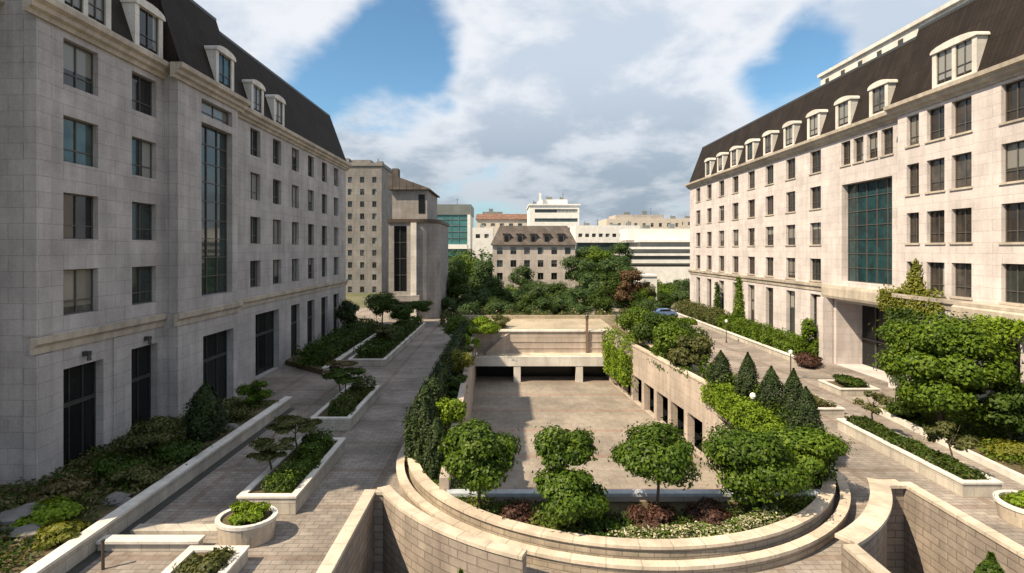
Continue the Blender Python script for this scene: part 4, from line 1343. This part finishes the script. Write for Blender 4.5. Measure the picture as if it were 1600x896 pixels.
shrub('dark red leaved shrub under the left garden tree', .4, 22.9, .55, .8, .8, 'red', 1500, .08)
shrub('dark red leaved shrub under the round headed tree', 6.0, 22.6, .55, 1.1, .75, 'red', 2000, .08)
shrub('dark red leaved shrub near the right of the oval garden', 8.6, 22.9, .55, 1.1, .7, 'red', 2000, .08)
shrub('small dark green shrub beside the sandy gap in the oval garden', 3.9, 21.7, .55, .8, .8, 'dark', 1700, .08)
hedge('pale flowering border along the front edge of the oval garden', curve_pts(-1.75, 4.2, 11.5, 10), .9, .55, .42, 'flower', 5200, .06, 'flower_border', 'flower border', kind='stuff', core=False, mat2='mid', f2=.45)
hedge('low green ground cover along the left curve of the oval garden', curve_pts(-1.7, -4.2, 3.6, 12), 1.1, .55, .35, 'mid', 5200, .07, 'ground_cover', 'ground cover', kind='stuff', core=False, flat=True, mat2='dry', f2=.35)
hedge('low green ground cover at the right end of the oval garden', curve_pts(-1.7, 11.5, 14.9, 8), 1.3, .55, .4, 'mid', 2600, .07, 'ground_cover', 'ground cover', kind='stuff', core=False, flat=True, mat2='dry', f2=.25)
hedge('dark low ground cover under the oval garden trees', [(-.2, 23.9), (3, 22.7), (9, 22.4), (13.2, 24.2)], 1.5, .55, .3, 'dark', 6000, .08, 'ground_cover', 'ground cover', kind='stuff', core=False, flat=True, mat2='olive', f2=.3)

# left flank of the oval
hedge('tall dark clipped hedge along the left flank of the sunken plaza', [(-5.0, 30.5), (-5.2, 70)], 1.2, .55, 2.5, 'conifer', 16000, .10, top_noise=.22)
for i, (x, y, h) in enumerate(((-3.4, 26.9, 3.3), (-4.2, 28.4, 3.7))):
    shrub(['dark column conifer closest to the left garden tree, beside the curved wall', 'dark column conifer just behind the one closest to the left garden tree'][i], x, y, .55, .6, h, 'conifer', 4200, .08, 'conifer', 'conifer', shape='column', group='conifers on the left flank')
for i, (y, h) in enumerate(((29.2, 3.3), (31.6, 3.7), (34.2, 3.5))):
    shrub(['nearest dark columnar conifer in the left hedge row by the curved wall', 'tallest dark columnar conifer in the left hedge row', 'third dark columnar conifer from the curved wall in the left hedge row'][i], -4.75 + .1 * i, y, .55, .62, h, 'conifer', 3200, .09, 'conifer', 'conifer', shape='col', group='conifers on the left flank')
tree('yellow green ball shaped tree on the left flank, farther from the camera', -4.4, 47.5, .55, 2.8, 1.5, 1.3, 'yellow', 4200, .10, clumps=16, cr=.45, crown_z=1.65)
tree('bright green ball shaped tree on the left flank, nearer the camera', -3.6, 33.6, .55, 2.3, 1.2, 1.05, 'bright', 3600, .09, clumps=16, cr=.45, crown_z=1.45)
for i, (x, y, r, h, mt) in enumerate(((-3.9, 30.2, 1.0, 1.7, 'mid'), (-3.6, 37.2, 1.0, 1.4, 'mid'), (-3.9, 43.5, 1.1, 1.6, 'dark'), (-4.0, 51.5, 1.2, 1.9, 'mid'), (-4.1, 56, 1.2, 1.7, 'olive'), (-4.2, 61, 1.3, 2.0, 'bright'))):
    shrub(['rounded green shrub beside the columnar conifers at the start of the left flank', 'rounded green shrub just beyond the near ball shaped tree on the left flank', 'dark rounded shrub just before the yellow green ball shaped tree',
           'rounded green shrub just beyond the yellow green ball shaped tree', 'olive rounded shrub halfway along the plaza wall on the left flank', 'bright rounded shrub near the back end of the plaza wall on the left flank'][i], x, y, .55, r, h, mt, 2800, .095)
shrub('reddish dark shrub between the two ball shaped trees on the left flank', -4.0, 40.5, .55, .9, 1.1, 'dark', 1500, .10)
shrub('bright round shrub at the left back corner of the sunken plaza', -2.9, 66.5, 1.5, 2.3, 2.3, 'bright', 3500, .14)
shrub('pale green shrub beside the wing at the back left of the plaza', -5.6, 69, .55, 2.4, 3.4, 'mid', 3500, .14)
shrub('low spreading shrub on the left of the raised terrace', -.5, 72.5, 1.5, 1.7, 1.7, 'olive', 2500, .13)

# right flank of the oval
hedge('bright lime green hedge above the right plaza wall', [(14.6, 29.0), (15.6, 33), (15.8, 41.5)], 1.7, .55, 1.5, 'bright', 11000, .085, top_noise=.3)
hedge('dark clipped hedge along the inside of the right garden wall', [(15.2, 26.0), (16.3, 29.5), (16.75, 34), (16.8, 46)], 1.0, .55, 2.0, 'mid', 9500, .10, top_noise=.3, mat2='dark', f2=.5)
for i, (x, y, h) in enumerate(((16.5, 29.9, 3.9), (17.05, 32.2, 4.4), (16.95, 34.7, 4.0), (16.6, 37.3, 4.4), (16.3, 41.2, 3.8))):
    shrub(['dark rounded column conifer nearest the curved wall on the right flank', 'slimmest dark column conifer, second from the curved wall on the right flank', 'third dark column conifer from the curved wall on the right flank',
           'dark column conifer on the right flank just behind the white garden lamp', 'farthest dark column conifer of the row on the right flank'][i], x, y, .55, (.84, .72, .86, .76, .9)[i], h, 'conifer', 6500, .075, 'conifer', 'conifer', shape='column', group='conifers on the right flank')
RF = 'trees on the right flank of the plaza'
for i, (x, y, h, rx, rz, mt, lb) in enumerate((
        (16.0, 47.5, 4.2, 2.0, 1.9, 'olive', 'olive rounded tree behind the column conifers right of the plaza'),
        (15.9, 52.5, 4.6, 2.3, 2.1, 'mid', 'mid green rounded tree over the right plaza wall'),
        (16.0, 58, 4.7, 2.5, 2.2, 'dark', 'dark rounded tree over the right plaza wall, middle of the row'),
        (15.6, 64, 4.6, 2.5, 2.2, 'mid', 'rounded tree at the far end of the right plaza wall'),
        (17.2, 69, 4.6, 2.4, 2.2, 'dark', 'dark tree right of the raised terrace beside the walkway'),
        (17.6, 77, 3.4, 2.0, 1.6, 'olive', 'olive tree beyond the raised terrace beside the right walkway'),
        (17.8, 61, 4.2, 2.2, 2.0, 'mid', 'green tree close to the walkway right of the plaza wall, behind the dark one'),
        (17.9, 53.5, 4.4, 2.2, 2.0, 'dark', 'dark green tree leaning over the right walkway beside the plaza'))):
    tree(lb, x, y, .55, h, rx, rz, mt, 6200, .13, clumps=18, group=RF, crown_z=h - rz * .9)
hedge('bright trailing climber hanging over the back right corner of the sunken plaza', [(12.5, 66.3), (13.35, 57.8)], 1.5, -2.6, 4.9, 'bright', 8000, .13, 'climber', 'climber', top_noise=.2, mat2='mid', f2=.3)
shrub('dark bushes under the trees over the right plaza wall', 15.2, 52, .55, 1.2, 1.9, 'dark', 3500, .11, ry=8)

# light wells
shrub('dark rounded shrub top rising from the right light well', 16.6, 18.6, -4, 1.25, 5.6, 'dark', 4500, .11, shape='cone')
shrub('small green shrub top at the end of the left light well wall', -5.25, 17.6, -4, .7, 5.0, 'mid', 2500, .1, shape='cone')
shrub('small green shrub top in front of the curved brick parapet', -1.45, 17.6, -4, .6, 5.6, 'mid', 2200, .1, shape='cone')

# ------------------------------------------------------------------ planter and bed planting on the left
hedge('dark low planting in the nearest planter of the left walkway', [(-10.6, 25.3), (-10.4, 28), (-10.75, 31.6)], 1.3, .7, .62, 'dark', 5200, .075, 'planter_hedge', 'hedge', top_noise=.9, mat2='mid', f2=.35)
tree('flat layered small tree on the left side of the nearest left planter', -11.9, 27.6, .7, 1.6, 1.5, .42, 'olive', 2400, .085, clumps=12, cr=.34, crown_z=1.25, flat=.35)
tree('flat layered small tree at the back of the nearest left planter', -11.6, 30.2, .7, 1.9, 1.7, .5, 'olive', 2600, .10, clumps=12, cr=.34, crown_z=1.5, flat=.35)
hedge('dark low planting in the middle planter of the left walkway', [(-11.2, 36.8), (-11.5, 40), (-11.2, 43.8)], 1.4, .7, .7, 'dark', 4500, .085, 'planter_hedge', 'hedge', top_noise=.9, mat2='olive', f2=.3)
tree('flat layered small tree in the middle left planter', -12.2, 41.5, .7, 2.3, 1.9, .55, 'dark', 2600, .11, clumps=11, cr=.34, crown_z=1.8, flat=.35)
tree('sparse layered tree overhanging the pavement beside the middle left planter', -13.8, 45.5, .0, 2.6, 2.2, .55, 'dry', 2400, .11, clumps=11, cr=.32, crown_z=2.1, flat=.35)
hedge('dark shrubs filling the far planter of the left walkway', [(-14.2, 57), (-14.2, 83)], 2.8, .6, 1.3, 'dark', 7000, .13, 'planter_hedge', 'hedge')
tree('grey green tree standing in the far planter of the left walkway', -14.6, 75, .6, 4.2, 2.0, 1.4, 'dark', 3400, .14, crown_z=3.0)
tree('smaller rounded tree in the far planter of the left walkway', -14.0, 62, .6, 2.8, 1.6, 1.1, 'olive', 2600, .13, crown_z=1.9)
shrub('bright rounded shrub filling the oval stone tub', -10.75, 22.6, .8, .92, .7, 'bright', 2600, .075, ry=.75)
shrub('sparse brownish shrub in the square corner planter', -10.9, 19.6, .45, .95, .5, 'olive', 1500, .08)
shrub('bright green shrub filling the round tub at the right edge', 23.2, 23.9, .7, 1.05, .6, 'bright', 2600, .08)

shrub('big dark dome shaped shrub against the left building between two openings', -18.1, 32.8, .62, 1.15, 3.4, 'conifer', 6500, .085, shape='cone')
LBd = 'plants in the bed of the left building'
for i, (x, y, r, h, mt, lb) in enumerate((
        (-20.0, 30.5, 1.5, 1.9, 'olive', 'loose olive shrub in the left bed below the second door opening'),
        (-19.2, 27.2, 1.5, 1.2, 'dark', 'low dark shrub in the left bed below the first door opening'),
        (-18.0, 26.2, 1.1, .9, 'olive', 'low olive shrub in the left bed next to the grey rock'),
        (-20.5, 25.0, 1.4, .8, 'dry', 'brownish low shrub at the corner of the left building'),
        (-17.8, 29.6, 1.2, 1.0, 'dark', 'dark low shrub in the left bed in front of the olive one'),
        (-18.5, 36.5, 1.4, 1.5, 'olive', 'olive shrub in the left bed just beyond the dark dome'),
        (-18.3, 39.8, 1.2, 2.0, 'mid', 'upright green shrub at the far end of the left bed'),
        (-18.9, 22.6, 1.2, .8, 'bright', 'bright green low shrub in the sunlit corner of the left bed'),
        (-17.5, 21.3, .9, .6, 'yellow', 'yellow green tuft beside the sunlit coping of the left bed'))):
    shrub(lb, x, y, .6, r, h, mt, 2600, .095, group=LBd)
hedge('mixed low ground cover in the bed along the left building', [(-20.4, 17), (-20.3, 40.5)], 5.8, .6, .35, 'dark', 13000, .10, 'ground_cover', 'ground cover', kind='stuff', core=False, flat=True, mat2='dry', f2=.3)


def rock(label, x, y, z, r):
    m = MB()
    n, k = 10, 6
    rr = random.Random(int(x * 100))
    prof = [[(1 + rr.uniform(-.22, .22)) for i in range(n)] for j in range(k)]
    P = []
    for j in range(k):
        a = PI / 2 * j / (k - 1)
        P.append([(x + r * math.cos(a) * prof[j][i] * math.cos(2 * PI * i / n) * 1.3, y + r * math.cos(a) * prof[j][i] * math.sin(2 * PI * i / n), z + r * .75 * math.sin(a)) for i in range(n)])
    for j in range(k - 1):
        for i in range(n):
            m.face([P[j][i], P[j][(i + 1) % n], P[j + 1][(i + 1) % n], P[j + 1][i]])
    return tag(m.build('rock', M['rock'], origin=(x, y, z)), label, 'rock')


rock('pale grey rock in the left bed close to the long low wall', -17.6, 24.6, .6, .5)
rock('broad grey rock at the bottom left of the bed by the building corner', -20.0, 22.8, .6, .9)
rock('flat grey rock beside the broad one in the left bed', -18.9, 21.6, .6, .6)
rock('light rock between the dark dome shrub and the olive shrub', -17.5, 34.6, .6, .45)

hedge('dark hedge mass behind the far low wall of the left building', [(-19.0, 53.5), (-19.6, 77)], 3.2, .5, 1.8, 'dark', 7500, .13, top_noise=.35)
tree('dark blue green tree against the far end of the left building', -20.0, 70, .5, 5.2, 1.9, 1.9, 'conifer', 3600, .14, crown_z=3.4)
tree('dusky tree in front of the tan wing at the end of the left walkway', -19.0, 84, 0, 6.0, 2.8, 2.3, 'dark', 4200, .16, crown_z=3.7)
tree('spreading dark tree beside the door of the tan wing', -14.2, 88, 0, 4.2, 2.4, 1.4, 'dark', 3400, .16, crown_z=2.9)

# ------------------------------------------------------------------ right side planting
hedge('dark hedge strip in the long planter of the right walkway', [(23.05, 26.8), (23.05, 35.8)], 1.2, .6, .45, 'dark', 5000, .08, 'planter_hedge', 'hedge', mat2='olive', f2=.2)
tree('thin sparse tree at the near end of the long right planter', 23.4, 28.6, .6, 2.3, 1.3, .8, 'olive', 1500, .09, clumps=13, cr=.3, crown_z=1.5)
tree('thin sparse tree at the far end of the long right planter', 23.4, 34.6, .6, 2.6, 1.1, .9, 'olive', 1300, .09, clumps=11, cr=.3, crown_z=1.7)
hedge('brownish ground cover in the low far planter of the right walkway', [(23.6, 40), (23.6, 46)], 1.5, .33, .3, 'dry', 3000, .08, 'ground_cover', 'ground cover', kind='stuff', core=False, flat=True, mat2='olive', f2=.5)
shrub('dark shrub in the low planter beside the entrance porch', 29, 46, .5, 1.4, .9, 'dark', 2600, .09)
tree('large spreading dense tree in front of the right building beside the porch', 28.2, 35.2, .2, 7.6, 3.9, 3.6, 'mid', 28000, .13, clumps=46, cr=.27, crown_z=4.2, trunk_r=.22)
tree('lower dark tree against the columns under the big tree on the right', 30.6, 33.0, .2, 4.4, 2.3, 1.7, 'dark', 7000, .13, clumps=18, crown_z=2.4)
hedge('low mixed ground cover under the big tree on the right', [(30.2, 26), (30.4, 40)], 5.6, .24, .35, 'mid', 9000, .10, 'ground_cover', 'ground cover', kind='stuff', core=False, flat=True, mat2='yellow', f2=.3)
shrub('low sunlit shrub at the right edge by the kerb wall', 29.3, 31.0, .2, 1.4, .7, 'yellow', 2200, .09)
shrub('low green shrub under the big tree on the right', 27.8, 37.5, .2, 1.3, 1.2, 'dark', 2400, .1)


def climber(label, X, pts, n, leaf, mat, nx=-1):
    """leaves clinging to a wall that faces -X inside a polygon of (y, z)"""
    poly = pts
    ys = [p[0] for p in poly]; zs = [p[1] for p in poly]
    out = []
    def inside(y, z):
        c = False; j = len(poly) - 1
        for i in range(len(poly)):
            if (poly[i][1] > z) != (poly[j][1] > z) and y < (poly[j][0] - poly[i][0]) * (z - poly[i][1]) / (poly[j][1] - poly[i][1]) + poly[i][0]: c = not c
            j = i
        return c
    while len(out) < n:
        y, z = rng.uniform(min(ys), max(ys)), rng.uniform(min(zs), max(zs))
        if inside(y + rng.normal() * .25, z + rng.normal() * .25): out.append((X + nx * rng.uniform(.03, .45), y, z))
    P = np.array(out); N = np.tile([nx, 0, .5], (n, 1)) + unit(n) * .8
    o3 = P.mean(0)
    o = bpy.data.objects.new('climber', leaf_mesh('climber', P - o3, N, leaf, [LM[mat]])); C.objects.link(o); o.location = o3
    return tag(o, label, 'climber')


climber('sunlit creeper growing up over the porch lintel of the right building', 33.45, [(48.5, 6.6), (42.0, 6.9), (41.0, 8.2), (43.2, 8.8), (44.0, 11.2), (45.0, 8.8), (46.5, 8.5), (48.5, 8.2)], 3200, .15, 'yellow')
climber('green creeper hanging from the porch pier down beside the big tree', 33.2, [(47.2, 2.6), (46.4, .8), (45.3, .8), (44.6, 3.5), (43.4, 4.8), (42.6, 6.9), (47.2, 7.2)], 2600, .13, 'dark')
climber('green creeper trailing over the canopy edge at the right of the photo', 31.55, [(25, 6.3), (28, 6.9), (30.5, 6.2), (33, 6.8), (35.0, 6.1), (36.2, 6.9), (36.4, 7.7), (25, 7.7)], 3200, .12, 'bright')
climber('tall creeper on the facade of the right building between ground floor windows', 34.45, [(78.0, .5), (79.0, 5.5), (79.7, 8.2), (80.4, 7.8), (81.0, 4), (82.5, .5)], 2200, .17, 'mid')
climber('thin creeper on the far part of the right facade', 34.45, [(86.5, .5), (87.6, 6.0), (88.4, 6.8), (89.5, .5)], 1300, .18, 'dark')
hedge('thick green hedge at the foot of the right building', [(32.7, 59), (32.7, 80)], 3.0, .42, 1.7, 'mid', 10000, .13, top_noise=.35)
hedge('far part of the hedge at the foot of the right building', [(32.6, 81.5), (32.6, 100)], 3.0, .42, 2.0, 'olive', 6000, .15, top_noise=.4)
shrub('upright green shrub beside the porch pier of the right building', 32.9, 58.6, .42, 1.2, 4.2, 'mid', 3200, .13)
shrub('red flowering shrub on the pavement beside the porch', 31.0, 55.6, 0, 1.5, 1.5, 'red', 2800, .11)

# ------------------------------------------------------------------ wood beyond the terrace
WOOD = 'trees of the wood beyond the terrace'
kinds = [('far', 'wf0', 4.6, 4.4), ('far', 'wf1', 4.2, 5.0), ('dark', 'wf2', 4.4, 4.6), ('mid', 'wf3', 4.2, 4.2), ('olive', 'wf4', 3.8, 3.8)]


def wood(px, top, Y, k, s=1.0, label='green tree in the wood between the raised terrace and the far buildings'):
    x = (px - VPX) * Y / FPX
    h = CAMZ + (VPY - top) * Y / FPX
    mat, key, rx, rz = kinds[k]
    t = tree(label, x, Y, 0, h, rx, rz, mat, 5200, .24, key=key, clumps=22, cr=.36, group=WOOD, trunk_r=.2, crown_z=max(1.0, h - rz * .9 * s))
    t.children[0].scale = (s, s, s)
    return t


for px, top, Y, k, s in ((700, 392, 128, 0, 1.0), (728, 388, 140, 3, 1.1), (752, 402, 126, 1, 1.0), (712, 425, 108, 2, .9), (745, 440, 104, 0, .85), (775, 436, 112, 2, .85), (690, 432, 118, 2, 1.0),
                         (815, 412, 120, 1, .75), (842, 432, 112, 0, .75), (872, 440, 110, 2, .8), (800, 450, 104, 1, .7), (860, 458, 102, 3, .6),
                         (905, 392, 135, 0, 1.0), (932, 380, 150, 3, 1.1), (960, 392, 140, 0, 1.0), (925, 420, 115, 1, .95), (955, 425, 112, 2, .9), (900, 440, 108, 0, .8), (980, 412, 130, 1, .9),
                         (940, 450, 102, 2, .7), (905, 470, 98, 0, .55), (770, 470, 98, 2, .6), (730, 466, 98, 0, .65), (705, 470, 99, 1, .6), (925, 378, 170, 0, 1.2), (965, 376, 175, 1, 1.2), (895, 388, 165, 3, 1.1), (785, 462, 96, 0, .6), (825, 456, 100, 2, .65), (845, 462, 97, 1, .6), (880, 452, 100, 0, .65), (800, 440, 122, 3, .7), (862, 436, 125, 0, .75), (760, 424, 130, 0, .9), (715, 408, 150, 1, 1.1)):
    wood(px, top, Y, k, s)
for px, top, Y, k, s in ((1034, 462, 110, 2, .55), (988, 436, 116, 0, .75), (1004, 448, 108, 3, .65), (1018, 462, 100, 0, .5), (1010, 440, 112, 4, .7), (990, 455, 104, 2, .6), (1050, 442, 128, 3, .8), (1072, 448, 122, 0, .8), (1025, 436, 150, 3, .9), (1062, 430, 160, 0, .9)):
    wood(px, top, Y, k, s, 'green tree in front of the stepped white building at the end of the right walkway')
tree('smaller rusty leaved tree at the right end of the wood', 22.8, 104, 0, 5.6, 2.2, 2.0, 'farwarm', 3000, .2, clumps=16, crown_z=3.8)
tree('taller rusty leaved tree right of centre, left of the small white block', 26.0, 112, 0, 8.2, 3.0, 2.6, 'farwarm', 3600, .22, clumps=18, crown_z=5.5)
hedge('flowering shrubs along the back of the raised terrace', [(-10, 85.5), (20, 85.5)], 3.4, 0, 1.8, 'olive', 8000, .17, top_noise=.5, mat2='flower', f2=.06)
hedge('low shrubs between the right walkway and the parked car', [(20, 86), (30, 88)], 3.0, 0, .8, 'mid', 5000, .16, top_noise=.5)
hedge('distant belt of woods on the skyline between the far buildings', [(-160, 600), (260, 640)], 60, 0, 24, 'far', 16000, 1.6, 'distant_woods', 'woods', kind='stuff', top_noise=.3)
hedge('far belt of trees behind the stepped white building', [(20, 214), (75, 222)], 14, 0, 10, 'far', 6000, .6, 'treeline', 'woods', kind='stuff', top_noise=.3)
hedge('far belt of trees behind the teal glass building', [(-60, 200), (10, 185)], 10, 0, 10, 'far', 7000, .6, 'treeline', 'woods', kind='stuff', top_noise=.3)
